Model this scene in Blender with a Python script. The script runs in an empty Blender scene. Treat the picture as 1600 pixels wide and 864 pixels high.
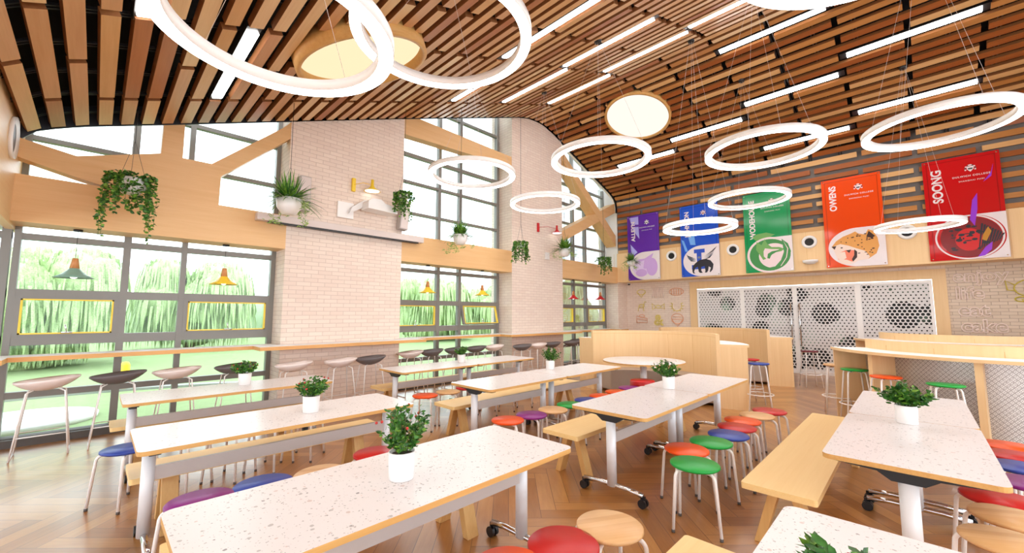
import bpy, math, random
from mathutils import Vector, Matrix
from math import sin, cos, pi, radians as R

C = bpy.context.scene.collection
SC = bpy.context.scene

# ------------------------------------------------------------------ camera
YAW, PITCH, FPX, CAMH = R(44.534), R(5.304), 637.46, 1.6
cam_d = bpy.data.cameras.new('camera')
cam = bpy.data.objects.new('camera', cam_d); C.objects.link(cam)
cam_d.sensor_fit = 'HORIZONTAL'; cam_d.sensor_width = 36.0
cam_d.lens = FPX * 36.0 / 1600.0
cam_d.clip_start = 0.02; cam_d.clip_end = 300
fw = Vector((cos(YAW)*cos(PITCH), sin(YAW)*cos(PITCH), sin(PITCH)))
rt = Vector((sin(YAW), -cos(YAW), 0)); up = rt.cross(fw)
m = Matrix((rt, up, -fw)).transposed().to_4x4(); m.translation = Vector((0, 0, CAMH))
cam.matrix_world = m
SC.camera = cam

# ------------------------------------------------------------------ world, sun, view
w = bpy.data.worlds.new('sky'); SC.world = w; w.use_nodes = True
bg = w.node_tree.nodes['Background']
bg.inputs[0].default_value = (0.86, 0.93, 1.0, 1); bg.inputs[1].default_value = 2.5
sd = bpy.data.lights.new('sun', 'SUN'); sd.energy = 0.5; sd.angle = R(8); sd.color = (1, 0.97, 0.9)
sun = bpy.data.objects.new('sun', sd); C.objects.link(sun)
sun.rotation_euler = (R(38), R(-30), R(20)); sun.location = (0, 0, 20)
SC.view_settings.view_transform = 'Standard'; SC.view_settings.look = 'None'
SC.view_settings.gamma = 1.0; SC.view_settings.use_curve_mapping = False
SC.view_settings.exposure = 0.88
SC.cycles.use_denoising = True
SC.cycles.max_bounces = 8; SC.cycles.diffuse_bounces = 5; SC.cycles.glossy_bounces = 3
SC.cycles.transparent_max_bounces = 10; SC.cycles.sample_clamp_indirect = 6.0
SC.cycles.caustics_reflective = False; SC.cycles.caustics_refractive = False

# ------------------------------------------------------------------ helpers
def s2l(c):
    c = c / 255.0
    return c / 12.92 if c <= 0.04045 else ((c + 0.055) / 1.055) ** 2.4
def rgb(r, g, b): return (s2l(r), s2l(g), s2l(b), 1.0)

class NT:
    def __init__(s, name):
        s.m = bpy.data.materials.new(name); s.m.use_nodes = True
        s.t = s.m.node_tree; s.n = s.t.nodes; s.b = s.n['Principled BSDF']; s.out = s.n['Material Output']
    def new(s, t, **k):
        n = s.n.new(t)
        for a, v in k.items(): setattr(n, a, v)
        return n
    def link(s, a, b): s.t.links.new(a, b)
    def setin(s, sock, v):
        if isinstance(v, (int, float, tuple)): sock.default_value = v
        else: s.link(v, sock)
    def math(s, op, a, b=0.0, c=0.0):
        n = s.new('ShaderNodeMath', operation=op)
        s.setin(n.inputs[0], a); s.setin(n.inputs[1], b); s.setin(n.inputs[2], c)
        return n.outputs[0]
    def mix(s, f, a, b):
        n = s.new('ShaderNodeMix', data_type='RGBA')
        s.setin(n.inputs[0], f); s.setin(n.inputs[6], a); s.setin(n.inputs[7], b)
        return n.outputs[2]
    def coord(s, scale=(1, 1, 1), rot=(0, 0, 0), kind='Object'):
        tc = s.new('ShaderNodeTexCoord'); mp = s.new('ShaderNodeMapping')
        s.link(tc.outputs[kind], mp.inputs[0]); mp.inputs['Scale'].default_value = scale; mp.inputs['Rotation'].default_value = rot
        return mp.outputs[0]
    def xyz(s, v):
        n = s.new('ShaderNodeSeparateXYZ'); s.link(v, n.inputs[0]); return n.outputs
    def comb(s, x, y, z=0.0):
        n = s.new('ShaderNodeCombineXYZ'); s.setin(n.inputs[0], x); s.setin(n.inputs[1], y); s.setin(n.inputs[2], z); return n.outputs[0]
    def noise(s, v, scale=5, detail=4, rough=0.5):
        n = s.new('ShaderNodeTexNoise'); s.link(v, n.inputs['Vector'])
        n.inputs['Scale'].default_value = scale; n.inputs['Detail'].default_value = detail; n.inputs['Roughness'].default_value = rough
        return n.outputs[0]
    def ramp(s, f, stops):
        n = s.new('ShaderNodeValToRGB'); s.link(f, n.inputs[0]); e = n.color_ramp.elements
        while len(e) < len(stops): e.new(0.5)
        for i, (p, c) in enumerate(stops): e[i].position = p; e[i].color = c
        return n.outputs[0]
    def bump(s, h, strength=0.3, dist=0.01):
        n = s.new('ShaderNodeBump'); s.link(h, n.inputs['Height']); n.inputs['Strength'].default_value = strength; n.inputs['Distance'].default_value = dist
        s.link(n.outputs[0], s.b.inputs['Normal'])
    def fin(s, rough=0.5, metal=0.0, spec=0.5, coat=0.0):
        s.b.inputs['Roughness'].default_value = rough; s.b.inputs['Metallic'].default_value = metal
        s.b.inputs['Specular IOR Level'].default_value = spec
        if coat: s.b.inputs['Coat Weight'].default_value = coat; s.b.inputs['Coat Roughness'].default_value = 0.22
        return s.m

def plain(name, col, rough=0.5, metal=0.0, spec=0.5, var=0.04, coat=0.0):
    k = NT(name); v = k.coord()
    c2 = tuple(max(0, x*(1-var*2)) for x in col[:3]) + (1,)
    k.link(k.mix(k.noise(v, 6, 3), c2, col), k.b.inputs['Base Color'])
    return k.fin(rough, metal, spec, coat)
def emit(name, col, st):
    k = NT(name); e = k.new('ShaderNodeEmission'); v = k.coord()
    k.link(k.mix(k.noise(v, 2, 1), col, tuple(x*0.985 for x in col[:3]) + (1,)), e.inputs[0])
    e.inputs[1].default_value = st; k.link(e.outputs[0], k.out.inputs[0]); return k.m
def wood(name, c1, c2, axis=0, rough=0.45, gs=1.0, spec=0.35):
    k = NT(name); sc = [14*gs, 14*gs, 14*gs]; sc[axis] = 0.9*gs
    v = k.coord(tuple(sc)); n1 = k.noise(v, 1.5, 5, 0.6); sc2 = [70*gs]*3; sc2[axis] = 2.0*gs
    n2 = k.noise(k.coord(tuple(sc2)), 1.2, 3, 0.6)
    f = k.math('ADD', k.math('MULTIPLY', n1, 0.65), k.math('MULTIPLY', n2, 0.35))
    k.link(k.ramp(f, [(0.32, c2), (0.68, c1)]), k.b.inputs['Base Color'])
    k.bump(n2, 0.08, 0.003)
    return k.fin(rough, 0, spec)

M = {}
M['beam'] = wood('maple_cladding', rgb(232, 190, 138), rgb(222, 176, 122), 0, 0.4, 0.6)
M['maple'] = wood('maple_panel', rgb(238, 204, 156), rgb(230, 193, 142), 2, 0.42, 0.6)
M['maple_h'] = wood('maple_panel_horizontal', rgb(240, 206, 158), rgb(232, 194, 142), 1, 0.42, 0.5)
M['bench'] = wood('ash_bench_top', rgb(246, 212, 150), rgb(240, 203, 138), 0, 0.4, 0.8)
M['leg'] = wood('ash_bench_leg', rgb(226, 184, 120), rgb(214, 168, 104), 2, 0.45, 0.8)
M['edge'] = wood('plywood_edge', rgb(216, 170, 104), rgb(202, 152, 86), 0, 0.45)
M['ctr_edge'] = wood('counter_edge', rgb(232, 178, 112), rgb(220, 162, 96), 0, 0.4)
def natural():
    k = NT('natural_pine_seat'); v = k.xyz(k.coord((1, 1, 1)))
    st = k.math('FLOOR', k.math('MULTIPLY', v[0], 22.0))
    wn = k.new('ShaderNodeTexWhiteNoise', noise_dimensions='1D'); k.link(st, wn.inputs['W'])
    n = k.noise(k.coord((60, 4, 10)), 1.5, 3)
    f = k.math('ADD', k.math('MULTIPLY', wn.outputs[0], 0.6), k.math('MULTIPLY', n, 0.4))
    k.link(k.ramp(f, [(0.1, rgb(214, 164, 108)), (0.9, rgb(240, 200, 150))]), k.b.inputs['Base Color'])
    return k.fin(0.35, 0, 0.5)
M['natural'] = natural()
for n, c in dict(green=(22, 160, 62), orange=(238, 84, 16), blue=(48, 72, 160), red=(196, 32, 32), purple=(136, 34, 128), maroon=(110, 24, 44)).items():
    M[n] = plain(n + '_lacquer', rgb(*c), 0.33, 0, 0.4, 0.02)
M['white_metal'] = plain('white_powder_coat', rgb(248, 246, 244), 0.4, 0, 0.3, 0.01)
M['silver'] = plain('light_grey_column', rgb(232, 233, 236), 0.35, 0.05)
M['rail'] = plain('grey_rail', rgb(196, 186, 180), 0.4, 0.1)
M['chrome'] = plain('polished_chrome', rgb(225, 225, 228), 0.12, 1.0)
M['black'] = plain('black_plastic', rgb(26, 25, 28), 0.4)
M['rubber'] = plain('grey_rubber', rgb(90, 84, 80), 0.7)
M['frame'] = plain('window_aluminium', rgb(134, 130, 124), 0.42, 0.1)
M['yellow'] = plain('yellow_paint', rgb(252, 214, 60), 0.4)
M['sage'] = plain('sage_green_paint', rgb(140, 178, 160), 0.4)
M['redp'] = plain('red_paint', rgb(205, 40, 45), 0.35)
M['copper'] = wood('beech_lamp_cap', rgb(214, 150, 96), rgb(198, 132, 80), 2, 0.4)
M['white'] = plain('white_paint', rgb(242, 240, 238), 0.6, 0, 0.3)
M['pot'] = plain('white_ceramic', rgb(238, 234, 232), 0.3, 0, 0.5, 0.02)
M['greyshell'] = plain('grey_shell_seat', rgb(112, 106, 108), 0.45)
M['pinkshell'] = plain('pale_pink_shell_seat', rgb(246, 234, 230), 0.5)
M['fabric'] = plain('taupe_leatherette', rgb(176, 158, 142), 0.6)
M['cavity'] = plain('black_ceiling_void', rgb(20, 19, 20), 0.85, 0, 0.2)
M['void_grey'] = plain('grey_wall_backing', rgb(124, 118, 114), 0.8, 0, 0.2)
M['rod'] = plain('dark_hanger_rail', rgb(70, 72, 78), 0.4, 0.6)
M['soil'] = plain('potting_soil', rgb(60, 44, 32), 0.95)
M['twig'] = plain('green_stem', rgb(96, 120, 60), 0.7)
M['glow'] = emit('ring_led', (1, 0.965, 0.93, 1), 8.0)
M['strip'] = emit('strip_led', (1, 0.97, 0.94, 1), 12.0)
M['bulb'] = emit('warm_bulb', (1, 0.93, 0.85, 1), 1.6)
M['disc_warm'] = emit('warm_diffuser', (1, 0.80, 0.50, 1), 0.62)
M['disc_white'] = emit('white_diffuser', (1, 0.92, 0.82, 1), 0.60)
M['lens'] = plain('speaker_black_cone', rgb(14, 14, 15), 0.5)
M['screenbox'] = plain('screen_housing', rgb(216, 202, 196), 0.45)
M['speaker'] = plain('grey_speaker_cloth', rgb(188, 180, 176), 0.6)

def leafmat(name, c1, c2):
    k = NT(name); v = k.coord()
    k.link(k.ramp(k.noise(v, 28, 2), [(0.35, rgb(*c1)), (0.65, rgb(*c2))]), k.b.inputs['Base Color'])
    k.b.inputs['Subsurface Weight'].default_value = 0.0
    return k.fin(0.45, 0, 0.4)
M['leaf'] = leafmat('dark_glossy_leaf', (24, 70, 22), (70, 128, 44))
M['leaf2'] = leafmat('fresh_leaf', (58, 110, 30), (128, 172, 60))
M['leaf3'] = leafmat('pale_trailing_leaf', (110, 150, 60), (176, 200, 110))
M['berry'] = plain('red_berry', rgb(190, 40, 30), 0.4)
M['flower'] = plain('cream_flower', rgb(238, 226, 214), 0.6)

def terrazzo():
    k = NT('white_terrazzo'); v = k.coord((1, 1, 1))
    base = rgb(228, 222, 221); col = None
    cur = base
    for sc, thr, rad in ((26, 0.60, 0.23), (46, 0.50, 0.25), (90, 0.5, 0.24)):
        vo = k.new('ShaderNodeTexVoronoi', feature='F1'); vo.inputs['Scale'].default_value = sc; vo.inputs['Randomness'].default_value = 1.0
        nz = k.new('ShaderNodeTexNoise'); k.link(v, nz.inputs['Vector']); nz.inputs['Scale'].default_value = sc*1.5
        mv = k.new('ShaderNodeMix', data_type='VECTOR'); mv.inputs[0].default_value = 0.012
        k.link(v, mv.inputs[4]); k.link(nz.outputs[1], mv.inputs[5]); k.link(mv.outputs[1], vo.inputs['Vector'])
        s = k.xyz(vo.outputs['Color'])
        chip = k.math('MULTIPLY', k.math('LESS_THAN', vo.outputs['Distance'], k.math('MULTIPLY', s[1], rad*1.3)), k.math('GREATER_THAN', s[0], thr))
        cc = k.ramp(s[2], [(0.0, rgb(142, 136, 136)), (0.22, rgb(184, 178, 176)), (0.5, rgb(208, 190, 184)), (0.68, rgb(206, 200, 197)), (0.93, rgb(222, 168, 146)), (0.96, rgb(136, 140, 148))])
        cc_n = cc.node; cc_n.color_ramp.interpolation = 'CONSTANT'
        cur = k.mix(chip, cur, cc)
    k.link(cur, k.b.inputs['Base Color'])
    return k.fin(0.28, 0, 0.45)
M['terrazzo'] = terrazzo()

def floor_mat():
    k = NT('oak_herringbone'); ww = 0.13; K = 6.0
    v = k.xyz(k.coord((1/ww, 1/ww, 1), (0, 0, R(45))))
    u, w_ = v[0], v[1]; i = k.math('FLOOR', u); j = k.math('FLOOR', w_)
    t = k.math('FLOORED_MODULO', k.math('SUBTRACT', i, j), 2*K)
    hz = k.math('LESS_THAN', t, K - 0.5)
    ix = k.math('SUBTRACT', i, k.math('MULTIPLY', hz, t))
    tv = k.math('SUBTRACT', 2*K-1, t)
    nh = k.math('SUBTRACT', 1.0, hz)
    jy = k.math('SUBTRACT', j, k.math('MULTIPLY', nh, tv))
    lx = k.math('SUBTRACT', u, ix); ly = k.math('SUBTRACT', w_, jy)
    lng = k.math('ADD', k.math('MULTIPLY', hz, lx), k.math('MULTIPLY', nh, ly))
    wid = k.math('ADD', k.math('MULTIPLY', hz, ly), k.math('MULTIPLY', nh, lx))
    wn = k.new('ShaderNodeTexWhiteNoise', noise_dimensions='3D'); k.link(k.comb(ix, jy, hz), wn.inputs['Vector'])
    off = k.math('MULTIPLY', wn.outputs[0], 37.0)
    gv = k.comb(k.math('ADD', k.math('MULTIPLY', lng, 0.35), off), k.math('ADD', k.math('MULTIPLY', wid, 2.6), off), off)
    g = k.noise(gv, 1.6, 5, 0.6)
    kn = k.noise(k.comb(k.math('ADD', k.math('MULTIPLY', lng, 0.5), off), k.math('ADD', wid, off), 0.0), 0.9, 2)
    f = k.math('ADD', k.math('MULTIPLY', wn.outputs[0], 0.42), k.math('ADD', k.math('MULTIPLY', g, 0.42), k.math('MULTIPLY', kn, 0.16)))
    col = k.ramp(f, [(0.12, rgb(136, 86, 42)), (0.5, rgb(170, 114, 58)), (0.9, rgb(200, 148, 86))])
    ew = k.math('MINIMUM', wid, k.math('SUBTRACT', 1.0, wid)); el = k.math('MINIMUM', lng, k.math('SUBTRACT', K, lng))
    ed = k.math('LESS_THAN', k.math('MINIMUM', ew, el), 0.018)
    k.link(k.mix(ed, col, rgb(112, 70, 40)), k.b.inputs['Base Color'])
    k.bump(k.math('SUBTRACT', g, k.math('MULTIPLY', ed, 0.6)), 0.12, 0.004)
    k.b.inputs['Roughness'].default_value = 0.3
    return k.fin(0.3, 0, 0.6, 0.6)
M['floor'] = floor_mat()

def brick(name, c1, c2, mortar):
    k = NT(name); v = k.xyz(k.coord())
    vec = k.comb(k.math('ADD', v[0], v[1]), v[2])
    b = k.new('ShaderNodeTexBrick', offset=0.5); k.link(vec, b.inputs['Vector'])
    b.inputs['Color1'].default_value = c1; b.inputs['Color2'].default_value = c2; b.inputs['Mortar'].default_value = mortar
    b.inputs['Scale'].default_value = 1.0; b.inputs['Brick Width'].default_value = 0.235; b.inputs['Row Height'].default_value = 0.072
    b.inputs['Mortar Size'].default_value = 0.0055; b.inputs['Mortar Smooth'].default_value = 0.3; b.inputs['Bias'].default_value = 0.0
    n = k.noise(k.coord((1, 1, 1)), 22, 4)
    k.link(k.mix(k.math('MULTIPLY', n, 0.35), b.outputs[0], c2), k.b.inputs['Base Color'])
    h = k.math('ADD', k.math('MULTIPLY', b.outputs[1], -1.0), k.math('MULTIPLY', n, 0.6))
    k.bump(h, 0.55, 0.008)
    return k.fin(0.75, 0, 0.25)
M['brick'] = brick('painted_brick', rgb(240, 224, 210), rgb(233, 214, 200), rgb(212, 192, 178))
M['brick2'] = brick('beige_brick', rgb(228, 212, 194), rgb(216, 198, 178), rgb(176, 156, 140))

def perforated():
    k = NT('perforated_film'); v = k.xyz(k.coord())
    a = 0.088; bb = a*1.732
    def grid(off):
        x = k.math('SUBTRACT', k.math('FLOORED_MODULO', k.math('ADD', v[1], a/2+off*a/2), a), a/2)
        y = k.math('SUBTRACT', k.math('FLOORED_MODULO', k.math('ADD', v[2], bb/2+off*bb/2), bb), bb/2)
        return k.math('SQRT', k.math('ADD', k.math('MULTIPLY', x, x), k.math('MULTIPLY', y, y)))
    d = k.math('MINIMUM', grid(0), grid(1))
    vo = k.new('ShaderNodeTexVoronoi', feature='F1'); vo.inputs['Scale'].default_value = 1.4; vo.inputs['Randomness'].default_value = 0.75
    k.link(k.comb(v[1], v[2]), vo.inputs['Vector'])
    big = k.math('LESS_THAN', vo.outputs['Distance'], 0.46)
    s = k.xyz(vo.outputs['Color']); big = k.math('MULTIPLY', big, k.math('GREATER_THAN', s[0], 0.22))
    r = k.math('ADD', 0.0165, k.math('MULTIPLY', big, 0.0165))
    hole = k.math('LESS_THAN', d, r)
    pale = k.ramp(k.noise(k.coord((0, 1.2, 1.2)), 1.3, 2), [(0.56, rgb(22, 24, 26)), (0.72, rgb(120, 150, 130))])  # pale green in the holes: reflections and see-through painted into the colour
    k.link(k.mix(hole, rgb(224, 222, 222), pale), k.b.inputs['Base Color'])
    return k.fin(0.6, 0, 0.25)
M['perf'] = perforated()
def diamond():
    k = NT('diamond_plate'); v = k.coord()
    x = k.xyz(v); ang = k.math('ARCTAN2', x[1], x[0])
    vec = k.comb(k.math('MULTIPLY', ang, 1.5), x[2])
    def lug(rot, off):
        mp = k.new('ShaderNodeMapping'); k.link(vec, mp.inputs[0]); mp.inputs['Rotation'].default_value = (0, 0, rot); mp.inputs['Location'].default_value = (off, off*0.3, 0)
        s = k.xyz(mp.outputs[0])
        a = k.math('ABSOLUTE', k.math('SUBTRACT', k.math('FRACT', k.math('MULTIPLY', s[0], 24.0)), 0.5))
        b = k.math('ABSOLUTE', k.math('SUBTRACT', k.math('FRACT', k.math('MULTIPLY', s[1], 52.0)), 0.5))
        return k.math('MULTIPLY', k.math('LESS_THAN', a, 0.3), k.math('LESS_THAN', b, 0.2))
    h = k.math('MAXIMUM', lug(R(45), 0), lug(R(-45), 0.017))
    k.link(k.mix(h, rgb(162, 156, 152), rgb(214, 210, 206)), k.b.inputs['Base Color'])
    k.bump(h, 0.5, 0.004)
    return k.fin(0.38, 0.7, 0.5)
M['diamond'] = diamond()
def glass():
    k = NT('window_glass'); tr = k.new('ShaderNodeBsdfTransparent'); tr.inputs[0].default_value = (0.93, 0.97, 0.96, 1)
    gl = k.new('ShaderNodeBsdfGlossy'); gl.inputs['Roughness'].default_value = 0.02
    fr = k.new('ShaderNodeFresnel'); fr.inputs[0].default_value = 1.35
    mx = k.new('ShaderNodeMixShader'); k.link(k.math('MULTIPLY', fr.outputs[0], 0.7), mx.inputs[0]); k.link(tr.outputs[0], mx.inputs[1]); k.link(gl.outputs[0], mx.inputs[2])
    k.link(mx.outputs[0], k.out.inputs[0]); return k.m
M['glass'] = glass()
SL = [wood('slat_honey', rgb(216, 172, 118), rgb(202, 154, 100), 1, 0.35, 0.7), wood('slat_tan', rgb(208, 162, 118), rgb(194, 144, 100), 1, 0.35, 0.7),
      wood('slat_russet', rgb(178, 112, 62), rgb(160, 96, 50), 1, 0.35, 0.7), wood('slat_cream', rgb(228, 196, 150), rgb(216, 180, 134), 1, 0.35, 0.7),
      wood('slat_side_shade', rgb(150, 98, 58), rgb(132, 84, 48), 1, 0.45, 0.7), wood('slat_amber', rgb(190, 132, 74), rgb(174, 116, 60), 1, 0.35, 0.7), wood('slat_rust', rgb(160, 90, 42), rgb(142, 76, 32), 1, 0.35, 0.7)]  # darker brown for slat sides: their shade is put into the colour

class MB:
    def __init__(s): s.v = []; s.f = []; s.mi = []; s.sm = []
    def add(s, vs, fs, mi=0, sm=False):
        o = len(s.v); s.v += [tuple(v) for v in vs]
        for f in fs: s.f.append(tuple(o+i for i in f)); s.mi.append(mi); s.sm.append(sm)
        return s
    def box(s, x0, x1, y0, y1, z0, z1, mi=0):
        vs = [(x, y, z) for x in (x0, x1) for y in (y0, y1) for z in (z0, z1)]
        return s.add(vs, [(0, 1, 3, 2), (4, 6, 7, 5), (0, 4, 5, 1), (2, 3, 7, 6), (0, 2, 6, 4), (1, 5, 7, 3)], mi)
    def hexa(s, b, t, mi=0):      # two quads of points, bottom and top
        return s.add(list(b)+list(t), [(3, 2, 1, 0), (4, 5, 6, 7), (0, 1, 5, 4), (1, 2, 6, 5), (2, 3, 7, 6), (3, 0, 4, 7)], mi)
    def prism(s, pts, fn, d0, d1, mi=0, mside=None):   # polygon extruded; fn(a,b,d)->xyz
        n = len(pts); vs = [fn(a, b, d0) for a, b in pts]+[fn(a, b, d1) for a, b in pts]
        s.add(vs, [tuple(range(n))[::-1], tuple(range(n, 2*n))], mi)
        s.add(vs, [(i, (i+1) % n, n+(i+1) % n, n+i) for i in range(n)], mi if mside is None else mside)
        return s
    def lathe(s, prof, n=24, c=(0, 0, 0), mi=0, sm=True, a0=0, a1=2*pi):
        full = abs(a1-a0-2*pi) < 1e-6; k = n if full else n+1; vs = []
        for r, z in prof:
            for i in range(k):
                a = a0+(a1-a0)*i/n; vs.append((c[0]+r*cos(a), c[1]+r*sin(a), c[2]+z))
        fs = []
        for j in range(len(prof)-1):
            for i in range(n):
                i2 = (i+1) % k; fs.append((j*k+i, j*k+i2, (j+1)*k+i2, (j+1)*k+i))
        return s.add(vs, fs, mi, sm)
    def tube(s, pts, r, n=8, mi=0, cap=True, r1=None):
        pts = [Vector(p) for p in pts]; vs = []; prev = None; L = len(pts)
        for i, p in enumerate(pts):
            d = (pts[min(i+1, L-1)]-pts[max(i-1, 0)]).normalized()
            if prev is None:
                a = Vector((0, 0, 1)) if abs(d.z) < 0.9 else Vector((1, 0, 0)); u = d.cross(a).normalized()
            else: u = (prev-d*prev.dot(d)).normalized()
            prev = u; w_ = d.cross(u); rr = r if r1 is None else r+(r1-r)*i/max(1, L-1)
            for q in range(n): vs.append(p+(u*cos(2*pi*q/n)+w_*sin(2*pi*q/n))*rr)
        fs = [(j*n+i, j*n+(i+1) % n, (j+1)*n+(i+1) % n, (j+1)*n+i) for j in range(L-1) for i in range(n)]
        if cap: fs += [tuple(range(n))[::-1], tuple(range((L-1)*n, L*n))]
        return s.add(vs, fs, mi, True)
    def arcwall(s, r0, r1, z0, z1, a0, a1, n=40, mi=0, mtop=None):
        vs = []
        for i in range(n+1):
            a = a0+(a1-a0)*i/n
            for r, z in ((r0, z0), (r1, z0), (r1, z1), (r0, z1)): vs.append((r*cos(a), r*sin(a), z))
        fs = []; ft = []
        for i in range(n):
            o = 4*i; p = o+4
            fs += [(o, p, p+1, o+1), (o+1, p+1, p+2, o+2), (o+3, p+3, p, o)]; ft.append((o+2, p+2, p+3, o+3))
        fs += [(0, 1, 2, 3), (4*n+3, 4*n+2, 4*n+1, 4*n)]
        s.add(vs, fs, mi); return s.add(vs, ft, mi if mtop is None else mtop)
    def blob(s, c, r, n=10, mi=0, sq=(1, 1, 1)):
        return s.add([(c[0]+r*sq[0]*sin(pi*j/n)*cos(2*pi*i/(2*n)), c[1]+r*sq[1]*sin(pi*j/n)*sin(2*pi*i/(2*n)), c[2]+r*sq[2]*cos(pi*j/n)) for j in range(n+1) for i in range(2*n)],
                     [(j*2*n+i, (j+1)*2*n+i, (j+1)*2*n+(i+1) % (2*n), j*2*n+(i+1) % (2*n)) for j in range(n) for i in range(2*n)], mi, True)
    def mesh(s, name, mats):
        me = bpy.data.meshes.new(name); me.from_pydata(s.v, [], s.f)
        for m_ in mats: me.materials.append(m_)
        me.polygons.foreach_set('material_index', s.mi); me.polygons.foreach_set('use_smooth', s.sm); me.update(); return me

def obj(name, mb, mats, parent=None, loc=(0, 0, 0), bevel=0.0, kind=None, rz=0.0):
    if not isinstance(mats, (list, tuple)): mats = [mats]
    me = mb if isinstance(mb, bpy.types.Mesh) else mb.mesh(name, mats)
    o = bpy.data.objects.new(name, me); C.objects.link(o); o.location = loc; o.rotation_euler = (0, 0, rz)
    if parent: o.parent = parent
    if bevel:
        b = o.modifiers.new('bevel', 'BEVEL'); b.width = bevel; b.segments = 2; b.limit_method = 'ANGLE'
    if kind: o['kind'] = kind
    return o
def tag(o, label, cat, group=None):
    o['label'] = label; o['category'] = cat
    if group: o['group'] = group
    return o
def thing(name, label, cat, loc=(0, 0, 0), rz=0.0, group=None):
    o = bpy.data.objects.new(name, None); C.objects.link(o); o.location = loc; o.rotation_euler = (0, 0, rz)
    o.empty_display_size = 0.05
    return tag(o, label, cat, group)
def dup(root, loc, rz=0.0, label=None, group=None, swap=None):
    def cp(o, par):
        c = o.copy(); C.objects.link(c); c.parent = par
        for k in o.children: cp(k, c)
        return c
    r = cp(root, None); r.location = loc; r.rotation_euler = (0, 0, rz)
    if label: r['label'] = label
    if group: r['group'] = group
    if swap:
        for ch in r.children:
            if ch.name.split('.')[0] in swap: ch.data = swap[ch.name.split('.')[0]]
    return r
def struct(name, mb, mats, parent=None, bevel=0.0, loc=(0, 0, 0)):
    return obj(name, mb, mats, parent, loc, bevel, kind='structure' if parent is None else None)
XZ = lambda a, b, d: (a, d, b)
YZ = lambda a, b, d: (d, a, b)
def rrect(x0, x1, y0, y1, r, n=5):
    P = []
    for cx, cy, a in ((x1-r, y1-r, 0), (x0+r, y1-r, 90), (x0+r, y0+r, 180), (x1-r, y0+r, 270)):
        for i in range(n+1): P.append((cx+r*cos(R(a+90*i/n)), cy+r*sin(R(a+90*i/n))))
    return P
XY = lambda a, b, d: (a, b, d)

# ------------------------------------------------------------------ geometry constants of the room
YF, YG, YB = 7.5, 8.04, 8.3          # column faces, glass plane, outer wall
XC, XW = 13.0, 13.65                 # cornice plane, recessed serving wall
YR = -4.5                            # right end of the hall (out of view)
XL = -4.2                            # back wall behind the camera
PROF0 = [(-0.78, 3.66), (-0.74, 3.74), (-0.69, 3.80), (-0.61, 3.86), (-0.27, 4.015), (0.4, 4.262), (2.1, 4.905), (4.32, 5.74), (7.9, 7.05), (8.3, 7.155), (8.7, 7.19), (9.0, 7.165), (9.41, 7.06),
         (9.85, 6.89), (10.5, 6.66), (11.5, 6.28), (12.17, 6.04), (12.6, 5.88), (12.82, 5.77), (12.95, 5.62), (13.0, 5.42), (13.0, 3.75)]
def resample(P, step):
    L = [0]
    for a, b in zip(P, P[1:]): L.append(L[-1]+math.hypot(b[0]-a[0], b[1]-a[1]))
    return L
LEN = resample(PROF0, 1)
def prof(s):
    s = max(0, min(LEN[-1]-1e-6, s))
    for i in range(len(LEN)-1):
        if s <= LEN[i+1]:
            t = (s-LEN[i])/(LEN[i+1]-LEN[i]); a, b = PROF0[i], PROF0[i+1]
            d = Vector((b[0]-a[0], b[1]-a[1])).normalized()
            return Vector((a[0]+(b[0]-a[0])*t, a[1]+(b[1]-a[1])*t)), d, Vector((-d.y, d.x))   # point, tangent, outward normal
def s_at_x(x):
    lo, hi = 0, LEN[-1]
    for _ in range(40):
        mid = (lo+hi)/2
        if prof(mid)[0].x < x: lo = mid
        else: hi = mid
    return lo
def zceil(x): return prof(s_at_x(x))[0].y

# ------------------------------------------------------------------ floor, walls, ceiling
struct('floor', MB().box(XL, XW+0.2, YR, YB, -0.12, 0), M['floor'])
# ceiling shell (dark void) following the vault
def ribbon(off0, off1, y0, y1, s0, s1, n=90):
    mb = MB(); vs = []
    for i in range(n+1):
        s = s0+(s1-s0)*i/n; p, d, nn = prof(s)
        a = p+nn*off0; b = p+nn*off1
        vs += [(a.x, y0, a.y), (a.x, y1, a.y), (b.x, y1, b.y), (b.x, y0, b.y)]
    fs = []
    for i in range(n):
        o = 4*i; q = o+4
        fs += [(o, q, q+1, o+1), (o+1, q+1, q+2, o+2), (o+2, q+2, q+3, o+3), (o+3, q+3, q, o)]
    fs += [(0, 1, 2, 3), (4*n+3, 4*n+2, 4*n+1, 4*n)]
    return mb.add(vs, fs)
S_WALL = s_at_x(12.97)+0.28
ceil = struct('ceiling', ribbon(0.26, 0.36, YR, YF+0.02, 0.05, S_WALL), M['cavity'])
obj('fascia', ribbon(0.0, 0.36, YF, YF+0.02, 0.05, S_WALL), M['rod'], ceil)
PITCH_S = 0.2181; S0 = s_at_x(-0.474); HALF = 0.064
lights = [(0.92, 4.64, 6.48), (4.43, 2.70, 4.55), (6.07, 2.70, 4.55), (6.33, 4.62, 6.45), (7.30, 0.78, 2.64), (7.54, 2.70, 4.55), (7.95, 4.62, 6.45), (9.06, 0.78, 2.64),
          (4.84, 4.62, 6.45), (10.2, -1.18, 0.67), (10.58, 0.80, 2.62), (10.95, 2.76, 4.6), (11.83, -1.2, 0.65), (12.22, 0.80, 2.62), (11.38, 4.66, 6.5), (0.139, 2.70, 4.62)]
rows = int((LEN[-1]-S0)/PITCH_S)+1
lrow = {}
for x, y0, y1 in lights:
    r_ = round((s_at_x(x)-S0)/PITCH_S); lrow.setdefault(r_, []).append((y0, y1))
slats = MB(); rnd = random.Random(4)
DISCS = [((2.2, 4.9), 0.83), ((9.86, 4.98), 0.86)]
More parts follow.
